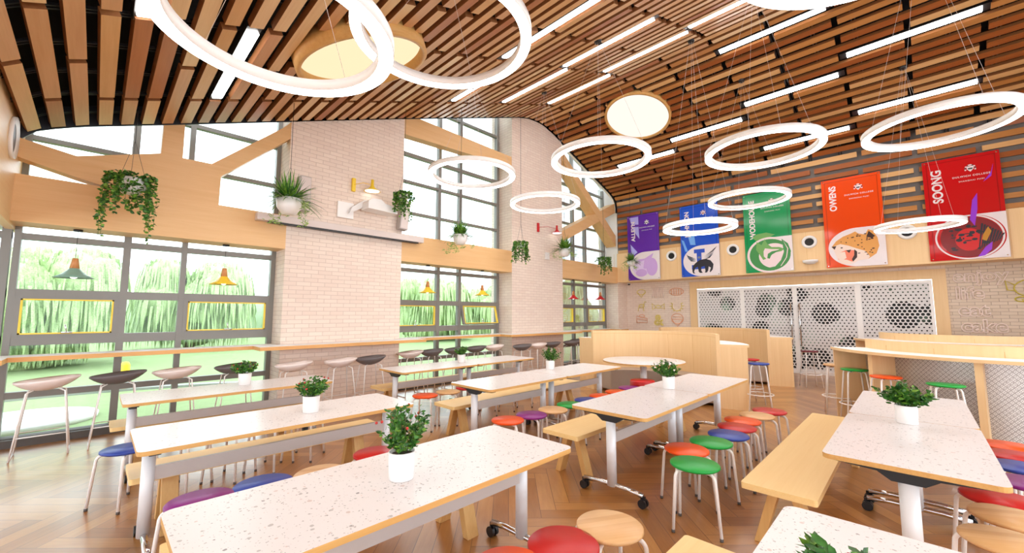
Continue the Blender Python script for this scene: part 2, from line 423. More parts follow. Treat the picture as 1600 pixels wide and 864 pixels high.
for i in range(-1, rows):
    s = S0+i*PITCH_S
    if s < 0.1: continue
    p, d, n = prof(s)
    if s > LEN[-1]-0.06: continue
    even = (i in lrow) or (i % 2 == 0)
    ph = 0.73 if even else -0.235
    ys = [ph+1.93*k for k in range(-3, 5)]
    ys = [YR]+[y for y in ys if YR < y < YF-0.05]+[YF-0.012]
    for a, b in zip(ys, ys[1:]):
        cut = None
        for (l0, l1) in lrow.get(i, []):
            if a < (l0+l1)/2 < b: cut = (l0, l1)
        if cut: continue
        y0, y1 = a+0.045, b-0.045
        segs = [(y0, y1)]
        for (cx, cy), rr in DISCS:
            sd_ = abs(s_at_x(cx)-s)
            if sd_ < rr:
                hw = math.sqrt(rr*rr-sd_*sd_); ns = []
                for u0, u1 in segs:
                    if u1 < cy-hw or u0 > cy+hw: ns.append((u0, u1)); continue
                    if u0 < cy-hw-0.02: ns.append((u0, cy-hw))
                    if u1 > cy+hw+0.02: ns.append((cy+hw, u1))
                segs = ns
        far = p.x > 8.6
        mi = rnd.choice([5, 5, 6, 6, 0] if far else [0, 0, 1, 1, 3, 3, 2])
        hw = HALF if s < S_WALL else 0.056
        th = 0.07 if s < S_WALL else 0.035
        for u0, u1 in segs:
            q = [p-d*hw, p+d*hw, p+d*hw+n*th, p-d*hw+n*th]; vv = [(v.x, y, v.y) for y in (u0, u1) for v in q]
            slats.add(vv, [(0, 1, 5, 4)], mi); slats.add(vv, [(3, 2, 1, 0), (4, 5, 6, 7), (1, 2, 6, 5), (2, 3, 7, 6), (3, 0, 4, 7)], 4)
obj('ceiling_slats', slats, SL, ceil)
rods = MB()
for yy in [YR+0.6+0.62*k for k in range(20)]:
    if yy > YF: break
    for dy in (0, 0.05):
        vs = []; n_ = 60
        for k in range(n_+1):
            p, d, n = prof(0.1+(S_WALL-0.2)*k/n_); a = p+n*0.11; b = p+n*0.135
            vs += [(a.x, yy+dy, a.y), (a.x, yy+dy+0.018, a.y), (b.x, yy+dy+0.018, b.y), (b.x, yy+dy, b.y)]
        fs = []
        for k in range(n_):
            o = 4*k; q = o+4; fs += [(o, q, q+1, o+1), (o+1, q+1, q+2, o+2), (o+3, q+3, q, o)]
        rods.add(vs, fs)
obj('hanger_rails', rods, M['rod'], ceil)
# linear strip lights set into the slat rows
strip_g = 'strip lights recessed between the ceiling slats'
SLB = ['strip light in the slats crossing behind the biggest ring at the left', 'strip light touching the right side of the second big ring', 'long strip light in the middle of the ceiling, second from the second big ring', 'strip light nearest the top of the second brick pier, left of the small dark canopy',
       'strip light just left of the bright ring rim at the top edge', 'strip light between the middle strip and the round white ceiling light', 'strip light directly above left of the round white ceiling light', 'long strip light running out from behind the ring rim at the top edge',
       'strip light half hidden behind the lower rim of the second big ring', 'longest brightest strip light at the top right corner', 'strip light above the ring that hangs over the green banner', 'strip light just right of the round white ceiling light',
       'strip light above the ring cut by the right edge', 'strip light behind the far rim of the ring over the green banner', 'strip light seen through the ring beside the second brick pier', 'short end of a strip light peeping left of the biggest ring']
for (x, y0, y1), slb in zip(lights, SLB):
    r_ = round((s_at_x(x)-S0)/PITCH_S); s = S0+r_*PITCH_S; p, d, n = prof(s)
    t = thing('strip_light', slb, 'strip light', (p.x, (y0+y1)/2, p.y), 0, strip_g)
    t['lx'] = x
    hl = (y1-y0)/2-0.03
    def bar(h, o0, o1, L):
        q = [-d*h+n*o0, d*h+n*o0, d*h+n*o1, -d*h+n*o1]
        return MB().add([(v.x, y, v.y) for y in (-L, L) for v in q], [(3, 2, 1, 0), (4, 5, 6, 7), (0, 1, 5, 4), (1, 2, 6, 5), (2, 3, 7, 6), (3, 0, 4, 7)])
    obj('housing', bar(0.072, 0.022, 0.09, hl+0.11), M['black'], t)
    obj('diffuser', bar(0.055, 0.0, 0.021, hl), M['strip'], t)
# round disc lights in wooden rings
for (c, rr), mt, lb in zip(DISCS, ('disc_warm', 'disc_white'), ('large round warm yellow ceiling light in a wooden rim, behind the two big rings', 'round white ceiling light in a slim wooden rim above the far booths')):
    s = s_at_x(c[0]); p, d, n = prof(s)
    t = tag(bpy.data.objects.new('round_ceiling_light', None), lb, 'ceiling light'); C.objects.link(t)
    t.location = (p.x, c[1], p.y); t.rotation_euler = (0, -math.atan2(d.y, d.x), 0)
    deep = mt == 'disc_warm'
    z0 = -0.12 if deep else -0.04
    rim = MB().lathe([(rr-0.06, 0.1), (rr-0.06, z0), (rr, z0), (rr, 0.1), (rr-0.06, 0.1)], 64)
    obj('rim', rim, M['edge'], t)
    obj('diffuser', MB().lathe([(0, 0.0), (rr-0.062, 0.0), (rr-0.062, 0.03), (0, 0.03)], 64), M[mt], t)
# roof slab above the void, low ceiling left of the vault, serving wall soffit
struct('ceiling', MB().box(XL, -0.86, YR, YB, 2.68, 2.9), M['white'])
struct('wall_left', MB().prism([(-0.86, 2.66), (-0.78, 2.66), (-0.78, 3.95), (-0.86, 3.95)], XZ, YR, YB), M['maple_h'])
# columns / brick piers of the window wall
def pier(x0, x1, name, mat='brick'):
    n = 24; top = [(x0+(x1-x0)*i/n, min(zceil(min(x0+(x1-x0)*i/n, 12.9)), 9)+0.8) for i in range(n+1)]
    return struct(name, MB().prism([(x0, 0), (x1, 0)]+top[::-1], XZ, YF, YB), M[mat])
pier(2.17, 4.36, 'wall_window_side')
pier(7.62, 9.80, 'wall_window_side')
struct('wall_window_side', MB().box(13.0, XW+0.3, YF, YB, 0, 2.74), M['brick'])
struct('wall_window_side', MB().box(13.07, XW+0.3, YF-0.02, YB, 2.74, 6.3), M['white'])
# white soffit lining of the window recesses under the vault
struct('trim_1', ribbon(0.0, 0.05, YF+0.02, YF+0.10, s_at_x(9.8), s_at_x(12.97)+0.2, 40), M['white'])
struct('trim_2', ribbon(0.75, 0.8, YF, YB, 0.05, s_at_x(2.16), 10), M['white'])
struct('trim_5', ribbon(0.75, 0.8, YF, YB, s_at_x(9.8), s_at_x(12.9), 20), M['white'])
struct('trim_3', ribbon(0.75, 0.8, YF, YB, s_at_x(4.37), s_at_x(7.61), 10), M['white'])
# serving wall
sw = MB()
sw.box(XW, XW+0.2, 5.22, YF+0.3, 0, 2.74, 0); sw.box(XW, XW+0.2, -0.56, 5.22, 2.65, 2.74, 0)
struct('wall_serving', sw, M['brick'])
struct('wall_serving', MB().box(XW, XW+0.2, YR, -0.56, 0, 2.74), M['brick2'])
struct('wall_serving', MB().box(XC+0.07, XW+0.3, YR, YF, 3.75, 6.4), M['void_grey'])
cor = MB().box(XC, XW+0.2, YR, YF, 2.73, 3.76)
corn = struct('cornice_panelling', cor, M['maple'])
seam = MB()
for k in range(-4, 8): seam.box(XC-0.002, XC+0.003, k*1.14-0.36, k*1.14-0.355, 2.73, 3.76)
obj('panel_joints', seam, M['edge'], corn)
# wooden door surround
fr = MB().box(XW-0.04, XW+0.02, -0.56, 5.22, 2.42, 2.65).box(XW-0.04, XW+0.02, 5.0, 5.22, 0, 2.42).box(XW-0.04, XW+0.02, -0.56, -0.33, 0, 2.42)
struct('trim_4', fr, M['maple'])
yc = [4.995, 3.68, 2.36, 1.01, -0.325]
for k in range(4):
    y1, y0 = yc[k], yc[k+1]
    dr = thing('door_%d' % (k+1), '', 'door', (XW, 0, 0)); dr['kind'] = 'structure'; del dr['label']; del dr['category']
    f_ = MB(); a = 0.055
    f_.box(-0.03, 0.03, y0, y0+a, 0.0, 2.40).box(-0.03, 0.03, y1-a, y1, 0, 2.40).box(-0.03, 0.03, y0+a, y1-a, 2.34, 2.40).box(-0.03, 0.03, y0+a, y1-a, 0, 0.09)
    obj('door_frame', f_, M['white_metal'], dr)
    obj('perforated_panel', MB().box(-0.01, 0.012, y0+a, y1-a, 0.09, 2.34), M['perf'], dr)
    if k in (1, 2):
        yh = y0+0.10 if k == 1 else y1-0.10
        obj('door_handle', MB().tube([(-0.09, yh, 0.75), (-0.09, yh, 1.9)], 0.016).tube([(-0.03, yh, 0.95), (-0.09, yh, 0.95)], 0.01).tube([(-0.03, yh, 1.7), (-0.09, yh, 1.7)], 0.01), M['chrome'], dr)
# hall ends out of view, unglazed openings added to let sky light in
struct('wall_right', MB().box(XL, XW+0.2, YR-0.2, YR, 5.0, 8.5).box(XL, XW+0.2, YR-0.2, YR, 0, 0.5).box(9.0, XW+0.2, YR-0.2, YR, 0.5, 5), M['white'])
struct('wall_back', MB().box(XL-0.2, XL, YR, YB, 2.3, 3.2).box(XL-0.2, XL, YR, YB, 0, 0.4), M['white'])
struct('wall_back', MB().box(-0.86, -0.80, YR, YB, 3.6, 4.2), M['cavity'])

# wood-clad beams and truss on the window side
struct('beam', MB().box(-0.78, 2.17, YF, YG-0.1, 2.70, 3.27), M['beam'])
struct('beam', MB().box(4.36, 7.62, YF, YG-0.1, 2.70, 3.27), M['beam'])
struct('beam', MB().box(9.80, 13.0, YF, YG-0.1, 2.70, 3.27), M['beam'])
hub = [(-0.741, 3.70), (-0.081, 3.565), (0.25, 3.50), (0.503, 3.884), (0.51, 4.45), (0.746, 4.52), (0.747, 3.885), (1.094, 3.889), (2.042, 4.778), (2.25, 4.98), (2.25, 4.70), (1.221, 3.723), (1.216, 3.25), (0.2, 3.25), (-0.76, 3.47)]
hubL = [(-0.78, 3.71), (-0.081, 3.565), (0.20, 3.50), (0.20, 3.25), (0.033, 3.26), (-0.78, 3.475)]
hubC = [(0.20, 3.62), (0.503, 3.884), (0.51, 4.42), (0.746, 4.50), (0.747, 3.885), (1.094, 3.889), (1.221, 3.723), (1.216, 3.268), (0.20, 3.268)]
hubR = [(1.094, 3.889), (2.042, 4.778), (2.17, 4.93), (2.17, 4.63), (1.221, 3.723)]
tr = thing('roof_truss', '', 'truss'); del tr['label']; del tr['category']; tr['kind'] = 'structure'
hubC = [(-0.30, 3.615)]+hubC[1:-1]+[(0.03, 3.268), (-0.30, 3.345)]
obj('left_brace', MB().prism([(-0.78, 3.71), (-0.30, 3.615), (-0.30, 3.345), (-0.78, 3.475)], XZ, YF+0.01, YF+0.22), M['beam'], tr)
obj('gusset', MB().prism(hubC, XZ, YF+0.01, YF+0.22), M['beam'], tr)
obj('right_brace', MB().prism(hubR, XZ, YF+0.01, YF+0.22), M['beam'], tr)
struct('roof_brace', MB().prism([(4.36, 5.90), (7.62, 5.84), (7.62, 5.56), (4.36, 5.43)], XZ, YF+0.01, YF+0.22), M['beam'])
tx = thing('cross_brace', '', 'brace'); del tx['label']; del tx['category']; tx['kind'] = 'structure'
obj('falling_brace', MB().prism([(9.80, 6.72), (12.95, 4.42), (12.95, 4.02), (9.80, 6.42)], XZ, YF+0.01, YG-0.14), M['beam'], tx)
obj('rising_brace', MB().prism([(9.80, 4.12), (12.95, 5.60), (12.95, 5.26), (9.80, 3.78)], XZ, YF+0.02, YG-0.15), M['beam'], tx)

# windows
def window(n, x0, x1, vs, zs, ztop, sashes):
    t = thing('window_%d' % n, '', 'window', (0, YG, 0)); del t['label']; del t['category']; t['kind'] = 'structure'
    f_ = MB(); hi_ = 0.1 if n == 2 else 0.75
    for a, b in vs: f_.box(a, b, -0.055, 0.06, 0, min(ztop(a), ztop(b))+hi_)
    for z0, z1 in zs:
        a, b = x0, x1
        while a < x1 and ztop(a)+hi_-0.1 < z0: a += 0.1
        while b > a and ztop(b)+hi_-0.1 < z0: b -= 0.1
        if b-a > 0.3: f_.box(a, b, -0.05, 0.05, z0, z1)
    obj('window_frame', f_, M['frame'], t)
    m_ = 16; top = [(x0+(x1-x0)*i/m_, ztop(x0+(x1-x0)*i/m_)+hi_) for i in range(m_+1)]
    obj('pane', MB().prism([(x0, 0), (x1, 0)]+top[::-1], XZ, -0.004, 0.004), M['glass'], t)
    obj('window_sill', MB().box(x0, x1, -0.12, 0.06, 0.0, 0.10), M['rubber'], t)
    for a, b, tilt in sashes:
        s_ = MB(); z0, z1 = 1.335, 1.81; w_ = 0.05; h_ = 0.012
        s_.box(a, a+w_, -0.06, 0.0, z0, z1).box(b-w_, b, -0.06, 0.0, z0, z1).box(a+w_, b-w_, -0.06, 0, z1-h_, z1).box(a+w_, b-w_, -0.06, 0, z0, z0+h_)
        y_ = MB(); e = 0.018; a1, b1, c0, c1 = a+w_, b-w_, z0+h_, z1-h_
        y_.box(a1, a1+e, -0.066, -0.01, c0, c1).box(b1-e, b1, -0.066, -0.01, c0, c1).box(a1, b1, -0.066, -0.01, c1-e, c1).box(a1, b1, -0.066, -0.01, c0, c0+e)
        so = obj('sash', s_, M['frame'], t)
        yo = obj('yellow_trim', y_, M['yellow'], so)
        ho = obj('latch', MB().tube([((a+b)/2-0.05, -0.1, z0+0.03), ((a+b)/2+0.05, -0.1, z0+0.03)], 0.01).tube([((a+b)/2, -0.1, z0+0.03), ((a+b)/2-0.02, -0.12, z0+0.13)], 0.008), M['chrome'], so)
        if tilt:
            so.location = (0, 0, z1); so.rotation_euler = (R(-14), 0, 0)
            for q in (s_, y_): pass
            for o_ in (so, yo, ho):
                o_.data.transform(Matrix.Translation((0, 0, -z1)))
    return t
ZB = [(0.56, 0.64), (1.21, 1.335), (1.81, 1.92), (2.55, 2.63), (3.86, 3.92), (4.57, 4.63), (5.20, 5.28), (5.88, 5.94), (6.50, 6.56)]
flat = lambda x: 2.9
window(1, -0.78, 2.17, [(-0.78, -0.72), (0.22, 0.30), (0.87, 0.94), (2.10, 2.17)], ZB, zceil, [(-0.72, 0.22, 0), (0.94, 2.10, 0)])
window(2, -4.2, -0.80, [(-2.6, -2.52), (-1.6, -1.52), (-0.88, -0.80)], ZB[:4], lambda x: 2.6, [])
window(3, 4.36, 7.62, [(4.36, 4.42), (5.60, 5.68), (6.24, 6.32), (7.53, 7.61)], ZB, zceil, [(4.42, 5.60, 0), (6.32, 7.53, 1)])
window(4, 9.80, 13.0, [(9.80, 9.88), (11.02, 11.10), (11.72, 11.80), (12.92, 13.0)], ZB, zceil, [(9.88, 11.02, 0), (11.80, 12.92, 0)])
struct('baseboard_window', MB().box(XL, 13.0, YG-0.2, YG-0.12, 0, 0.09), M['rubber'])

# ------------------------------------------------------------------ outdoors
lawn = plain('sunlit_lawn', rgb(146, 164, 118), 0.9, 0, 0.1, 0.12)
struct('ground', MB().box(-30, 60, YB, 70, -0.3, -0.12), lawn)
tag(obj('garden_path', MB().arcwall(6.0, 6.25, -0.12, -0.07, R(40), R(150), 40), plain('pale_kerb', rgb(150, 152, 146), 0.8), None, (-0.6, 6.9, 0)), 'pale curved kerb crossing the lawn outside the left window', 'kerb')
tag(obj('stone_disc', MB().lathe([(0, -0.12), (0.9, -0.12), (0.9, -0.05), (0, -0.05)], 32), plain('white_stone', rgb(232, 230, 226), 0.8), None, (-0.75, 10.2, 0)), 'flat white round stone on the lawn outside the left window', 'stone')
bollard = MB().lathe([(0, -0.12), (0.09, -0.12), (0.09, 0.45), (0.06, 0.52), (0, 0.53)], 14)
tag(obj('bollard', bollard, M['yellow'], None, (0.55, 12.9, 0)), 'small yellow bollard standing on the lawn beyond the kerb', 'bollard')
tl = leafmat('willow_leaf', (148, 174, 118), (182, 202, 148)); tbark = plain('willow_bark', rgb(120, 110, 92), 0.9)
tl2 = leafmat('hedge_leaf', (124, 148, 112), (150, 168, 132))
def willow(seed, H, Rr, n=4200):
    rg = random.Random(seed); mb = MB(); cores = []
    for k in range(16):
        a = rg.random()*2*pi; q = Rr*0.62*rg.random()**0.5; z = H*(0.12+0.62*rg.random())
        cores.append((q*cos(a), q*sin(a), z, Rr*(0.28+0.14*rg.random())))
    for cx, cy, cz, cr in cores: mb.blob((cx, cy, cz), cr*0.9, 8)
    for k in range(n):
        cx, cy, cz, cr = rg.choice(cores); a = rg.random()*2*pi; ph = 0.3+rg.random()*1.6
        x, y, z = cx+cr*sin(ph)*cos(a), cy+cr*sin(ph)*sin(a), cz+cr*cos(ph)
        L = min(0.5+1.3*rg.random(), max(0.15, z-0.05)); w_ = 0.02+0.035*rg.random(); dx, dy = cos(a)*0.10*L, sin(a)*0.10*L; b_ = a+rg.gauss(0, 0.5); tx_, ty_ = -sin(b_)*w_, cos(b_)*w_
        mb.add([(x-tx_, y-ty_, z), (x+tx_, y+ty_, z), (x+dx+tx_, y+dy+ty_, z-L*0.6), (x+dx-tx_, y+dy-ty_, z-L*0.6), (x+dx, y+dy, z-L)], [(0, 1, 2, 3), (3, 2, 4)])
    return mb
TW = [(-1.6, 21, 4.1, 3.2, 'wide pale willow tree beyond the lawn, seen through the left bay window'), (3.3, 25.5, 4.8, 3.0, 'rounded willow tree seen between the two mullions of the left bay'),
      (11.6, 29, 4.6, 3.4, 'low willow tree behind the yellow pendant lamp of the left bay'), (16.0, 23, 4.6, 3.0, 'willow tree filling the left panes of the middle window'),
      (23.2, 25.5, 4.6, 3.0, 'willow tree filling the right panes of the middle window'), (33, 24, 6.0, 3.4, 'willow tree seen through the window nearest the serving wall'), (-9.6, 23, 4.6, 3.0, 'willow tree at the far left edge beyond the left bay window')]
for i, (x, y, H, Rr, lb) in enumerate(TW):
    t = thing('willow_tree', lb, 'tree', (x, y, -0.12), 0, 'willow trees beyond the windows')
    obj('trunk', MB().tube([(0, 0, 0), (0.15, 0.05, H*0.35), (0, 0, H*0.7)], 0.22, 10, r1=0.1), tbark, t)
    obj('foliage', willow(i+3, H, Rr), tl, t)
hd = MB(); rg = random.Random(9)
for k in range(60):
    x = -14+k*1.0; hd.blob((x, 36+rg.random(), 0.9), 1.0+0.5*rg.random(), 7, 0, (1.2, 0.8, 1.4))
hd = tag(obj('hedge', hd, tl2), 'long clipped green hedge far behind the willow trees', 'hedge'); hd['kind'] = 'stuff'

# ------------------------------------------------------------------ window bar counter
cb = thing('window_counter', 'long white-topped bar counter with a maple front edge running along the window wall', 'counter')
cp = [(-0.68, 7.1), (-0.68, 7.5), (1.78, 7.5), (1.78, 7.1), (4.74, 7.1), (4.74, 7.5), (7.2, 7.5), (7.2, 7.1), (10.2, 7.1), (10.2, 7.5), (12.5, 7.5), (12.5, 7.1), (12.98, 7.1)]
def offs(P, d): return [(x, y+d) for x, y in P]
wallside = [(12.98, 7.49), (12.7, 7.49), (12.7, 7.86), (9.85, 7.86), (9.85, 7.49), (7.57, 7.49), (7.57, 7.86), (4.41, 7.86), (4.41, 7.49), (2.12, 7.49), (2.12, 7.86), (-3.5, 7.86), (-3.5, 7.1)]
obj('counter_top', MB().prism(cp+wallside, XY, 1.10, 1.104), M['white'], cb)
obj('edge_band', MB().prism(cp+wallside, XY, 1.045, 1.0995), M['ctr_edge'], cb)
# ------------------------------------------------------------------ furniture prototypes
def table_proto(L, label, loc):
    t = thing('canteen_table', label, 'table', loc, 0, None)
    P = rrect(0, L, -0.38, 0.38, 0.05)
    obj('tabletop', MB().prism(P, XY, 0.722, 0.75, 0, 1), [M['terrazzo'], M['edge']], t, bevel=0.002)
    for x in (0.09, L-0.09):
        cl = MB().lathe([(0.0, 0.10), (0.038, 0.10), (0.038, 0.65), (0, 0.65)], 24); cl.v = [(a+x, b*1.15, c) for a, b, c in cl.v]
        obj('column', cl, M['silver'], t)
        b = MB().prism([(-0.34, 0.722), (0.34, 0.722), (0.34, 0.706), (0.13, 0.692), (0.07, 0.65), (-0.07, 0.65), (-0.13, 0.692), (-0.34, 0.706)], YZ, x-0.03, x+0.03)
        obj('bracket', b, M['black'], t)
        obj('foot', MB().tube([(x, -0.29, 0.095), (x, -0.15, 0.11), (x, 0.15, 0.11), (x, 0.29, 0.095)], 0.021, 10), M['chrome'], t)
        for s in (-1, 1):
            c = MB()
            for dx in (-0.018, 0.018):
                vs = [(x+dx+e, s*0.29+0.036*cos(a), 0.037+0.036*sin(a)) for e in (-0.011, 0.011) for a in [2*pi*i/16 for i in range(16)]]
                c.add(vs, [tuple(range(16))[::-1], tuple(range(16, 32))]+[(i, (i+1) % 16, 16+(i+1) % 16, 16+i) for i in range(16)])
            c.box(x-0.008, x+0.008, s*0.29-0.02, s*0.29+0.02, 0.04, 0.095)
            obj('castor', c, M['black'], t)
    obj('rail', MB().box(0.12, L-0.12, -0.015, 0.015, 0.46, 0.55), M['rail'], t)
    return t
def bench_proto(L, label, loc):
    t = thing('bench', label, 'bench', loc)
    P = rrect(0, L, -0.215, 0.215, 0.02)
    obj('seat', MB().prism(P, XY, 0.41, 0.45), M['bench'], t, bevel=0.003)
    for x in (0.24, L-0.24):
        for s in (-1, 1):
            b = [(x-0.05, s*0.13-0.03, 0), (x+0.05, s*0.13-0.03, 0), (x+0.05, s*0.13+0.03, 0), (x-0.05, s*0.13+0.03, 0)]
            tt = [(x-0.05, s*0.05-0.03, 0.41), (x+0.05, s*0.05-0.03, 0.41), (x+0.05, s*0.05+0.03, 0.41), (x-0.05, s*0.05+0.03, 0.41)]
            b = [(p[0], p[1]+s*0.04, p[2]) for p in b]
            obj('leg', MB().hexa(b, tt), M['leg'], t, bevel=0.003)
    return t
def seatmesh(n, rad=0.178, z0=0.44, z1=0.465):
    return MB().lathe([(0, z0), (rad-0.012, z0), (rad, z0+0.009), (rad, z1-0.006), (rad-0.006, z1), (0, z1)], 40).mesh('seat_'+n, [M[n]])
SEAT = {n: seatmesh(n) for n in ('green', 'orange', 'blue', 'red', 'purple', 'natural')}
def stool_proto():
    t = thing('stool', 'stool', 'stool', (0, 0, 0))
    obj('seat', SEAT['green'], None, t)
    for k in range(4):
        a = R(45+90*k); c, s = cos(a), sin(a)
        P = [(0.04*c, 0.04*s, 0.428), (0.15*c, 0.15*s, 0.428)]
        for i in range(1, 6):
            q = R(90*i/6); P.append(((0.15+0.042*sin(q))*c, (0.15+0.042*sin(q))*s, 0.428-0.05*(1-cos(q))))
        P.append((0.225*c, 0.225*s, 0.02))
        lg = obj('leg', MB().tube(P, 0.0115, 10), M['white_metal'], t)
        obj('rubber_foot', MB().lathe([(0, 0), (0.0125, 0), (0.0125, 0.022), (0, 0.022)], 10, (0.225*c, 0.225*s, 0)), M['rubber'], lg)
        obj('bolt', MB().box(0.1*c-0.012, 0.1*c+0.012, 0.1*s-0.012, 0.1*s+0.012, 0.4275, 0.44), M['black'], t)
    return t
# tables
G = 'terrazzo topped canteen tables'
RY = {0: 0.09, 1: 2.0, 2: 3.84, 3: 5.75}
tabs = [('long', 0.27, 0, 'white terrazzo table cut off at the bottom right corner, with a leafy plant on it'),
        ('long', 0.25, 1, 'large white terrazzo table in the foreground, leafy plant pot beside its far half'),
        ('long', 0.235, 2, 'white terrazzo table at the left with a blue stool tucked at its left end'),
        ('long', 0.235, 3, 'white terrazzo table at the left standing nearest the window bar'),
        ('short', 3.2, 0, 'near half of the white terrazzo table pair at the right, beside the yellow bench'),
        ('short', 4.655, 0, 'far half of the white terrazzo table pair at the right, under the bushy plant'),
        ('short', 3.2, 1, 'near half of the centre table pair, its chrome foot pointing at the green stools'),
        ('short', 4.655, 1, 'far half of the centre table pair, end pointing at the curved booth'),
        ('short', 3.17, 2, 'near half of the third row table pair, beside the orange and purple stools'),
        ('short', 4.625, 2, 'far half of the third row table pair, ending in front of the round table'),
        ('short', 3.2, 3, 'near half of the table pair closest to the middle window'),
        ('short', 4.655, 3, 'far half of the table pair closest to the middle window')]
proto = {}
for kd, x, r_, lb in tabs:
    L = 1.965 if kd == 'long' else 1.45
    if kd not in proto: proto[kd] = table_proto(L, lb, (x, RY[r_], 0))
    else: dup(proto[kd], (x, RY[r_], 0), 0, lb)
# benches
bn = [('long', 0.30, 2.565, 'pale wooden bench behind the large foreground table, one leg pair showing beyond its front edge'), ('long', 0.24, 4.19, 'pale wooden bench behind the left table that has the blue stool at its end'),
      ('long', 0.18, 6.10, 'pale wooden bench behind the left table nearest the window bar'), ('wide', 3.2, 0.72, 'long pale wooden bench at the right, fully in view beside the terrazzo table'),
      ('wide', 3.25, 2.555, 'wooden bench along the far side of the centre table pair, end facing the camera'), ('wide', 3.2, 4.38, 'wooden bench along the far side of the third row table pair'),
      ('wide', 3.2, 6.17, 'wooden bench behind the table pair nearest the middle window')]
bn.append(('long', 0.30, 0.72, 'pale wooden bench at the bottom edge, only the corner of its end showing'))
bp = {}
for kd, x, y, lb in bn:
    L = 1.95 if kd == 'long' else 2.78
    if kd not in bp: bp[kd] = bench_proto(L, lb, (x, y, 0))
    else: dup(bp[kd], (x, y, 0), 0, lb)
# low stools
st = [
 (3.30, 1.28, 20, 'green', 'bright green round stool, front one of the row beside the centre table'), (3.60, 1.46, 50, 'orange', 'orange round stool just behind the front green stool, against the table'),
 (3.96, 1.385, 35, 'green', 'green round stool third in the row, behind the orange one at the centre table'), (4.31, 1.345, 30, 'blue', 'blue round stool in the row on the aisle side of the centre table'),
 (4.655, 1.37, 40, 'red', 'red round stool between the blue and the orange stool of the aisle row'), (4.98, 1.405, 30, 'orange', 'orange round stool between the red and the natural wood stool of the aisle row'),
 (5.34, 1.355, 40, 'natural', 'natural wood stool second from the far end of the aisle row'), (5.69, 1.31, 30, 'red', 'red round stool at the far end of the aisle row, nearest the curved booth'),
 (1.38, 1.38, 30, 'orange', 'orange round stool cut by the bottom edge beside the foreground table'), (1.71, 1.325, 30, 'red', 'shiny red round stool at the bottom edge between the orange and natural stools'),
 (2.03, 1.255, 60, 'natural', 'natural striped wood stool at the bottom centre, beside the red one'),
 (3.217, 3.23, 30, 'orange', 'orange round stool just behind the far corner of the foreground table'), (3.57, 3.2, 20, 'purple', 'vivid purple round stool between the orange and natural ones of the third row'),
 (3.94, 3.185, 45, 'natural', 'natural wood stool beside the purple one of the third row'), (4.32, 3.2, 45, 'green', 'green round stool partly hidden by the near corner of the centre table'),
 (4.70, 3.2, 30, 'blue', 'blue round stool peeping over the far edge of the centre table'), (5.07, 3.21, 45, 'orange', 'orange stool peeping over the centre table beside the blue one'),
 (5.50, 3.22, 45, 'orange', 'orange red stool peeping over the centre table between the orange and purple ones'), (5.93, 3.25, 45, 'purple', 'purple stool beyond the centre table beside the red pouffe'),
 (3.35, 5.02, 35, 'orange', 'orange round stool at the near end of the row by the middle window tables'), (3.75, 5.02, 45, 'natural', 'natural wood stool behind the orange one by the middle window tables'),
 (4.16, 5.08, 45, 'red', 'red round stool just showing beside the corner of the third row table pair'), (4.56, 5.03, 40, 'orange', 'stool mostly hidden under the middle window table, legs showing below the rail'),
 (4.98, 5.03, 35, 'natural', 'stool hidden beyond the third row bench, only its white legs showing'), (5.40, 5.03, 40, 'blue', 'stool hidden behind the third row table pair near its far leg'),
 (0.53, 3.22, 30, 'purple', 'mauve purple stool rim above the near left corner of the foreground table'), (0.872, 3.215, 40, 'blue', 'blue stool rim above the edge of the foreground table, between purple and natural'),
 (1.215, 3.13, 60, 'natural', 'natural wood stool rim above the foreground table edge, left of the red one'), (1.70, 3.25, 30, 'red', 'red stool rim above the foreground table edge, left of its plant'),
 (0.27, 4.89, 35, 'blue', 'blue round stool standing free at the left end of the second left table'), (0.66, 4.90, 45, 'green', 'stool under the second left table, white legs nearest the blue stool'),
 (1.03, 4.92, 45, 'orange', 'stool hidden under the second left table, second set of legs from the left'), (1.38, 4.92, 40, 'red', 'stool hidden under the second left table, third set of legs from the left'),
 (1.74, 5.0, 45, 'natural', 'stool hidden under the second left table, legs nearest its far end'),
 (5.66, -0.50, 30, 'orange', 'orange stool at the right edge, farthest of the row beside the right table'), (5.31, -0.50, 35, 'red', 'red stool at the right edge between the orange and blue ones'),
 (4.95, -0.49, 35, 'blue', 'dark blue stool at the right edge between the red and purple ones'), (4.52, -0.48, 35, 'purple', 'purple stool at the right edge between the blue and the tucked red one'),
 (4.03, -0.30, 30, 'red', 'red stool tucked under the corner of the right table'), (3.70, -0.32, 30, 'natural', 'tan wood stool at the right edge, behind the nearest one'),
 (3.30, -0.26, 30, 'natural', 'tan wood stool at the right edge, nearest the bottom corner')]
sp = stool_proto()
for i, (x, y, rz, col, lb) in enumerate(st):
    if i == 0:
        sp.location = (x, y, 0); sp.rotation_euler = (0, 0, R(rz)); sp['label'] = lb
    else: dup(sp, (x, y, 0), R(rz), lb, swap={'seat': SEAT[col]})
# the red pouffe
pf = thing('pouffe', 'thick red round pouffe in front of the round table', 'pouffe', (6.50, 3.33, 0))
obj('cushion', MB().lathe([(0, 0.36), (0.19, 0.36), (0.20, 0.375), (0.20, 0.49), (0.19, 0.505), (0, 0.505)], 36), M['red'], pf)
obj('base', MB().lathe([(0, 0.0), (0.17, 0.0), (0.17, 0.36), (0, 0.36)], 36), M['fabric'], pf)
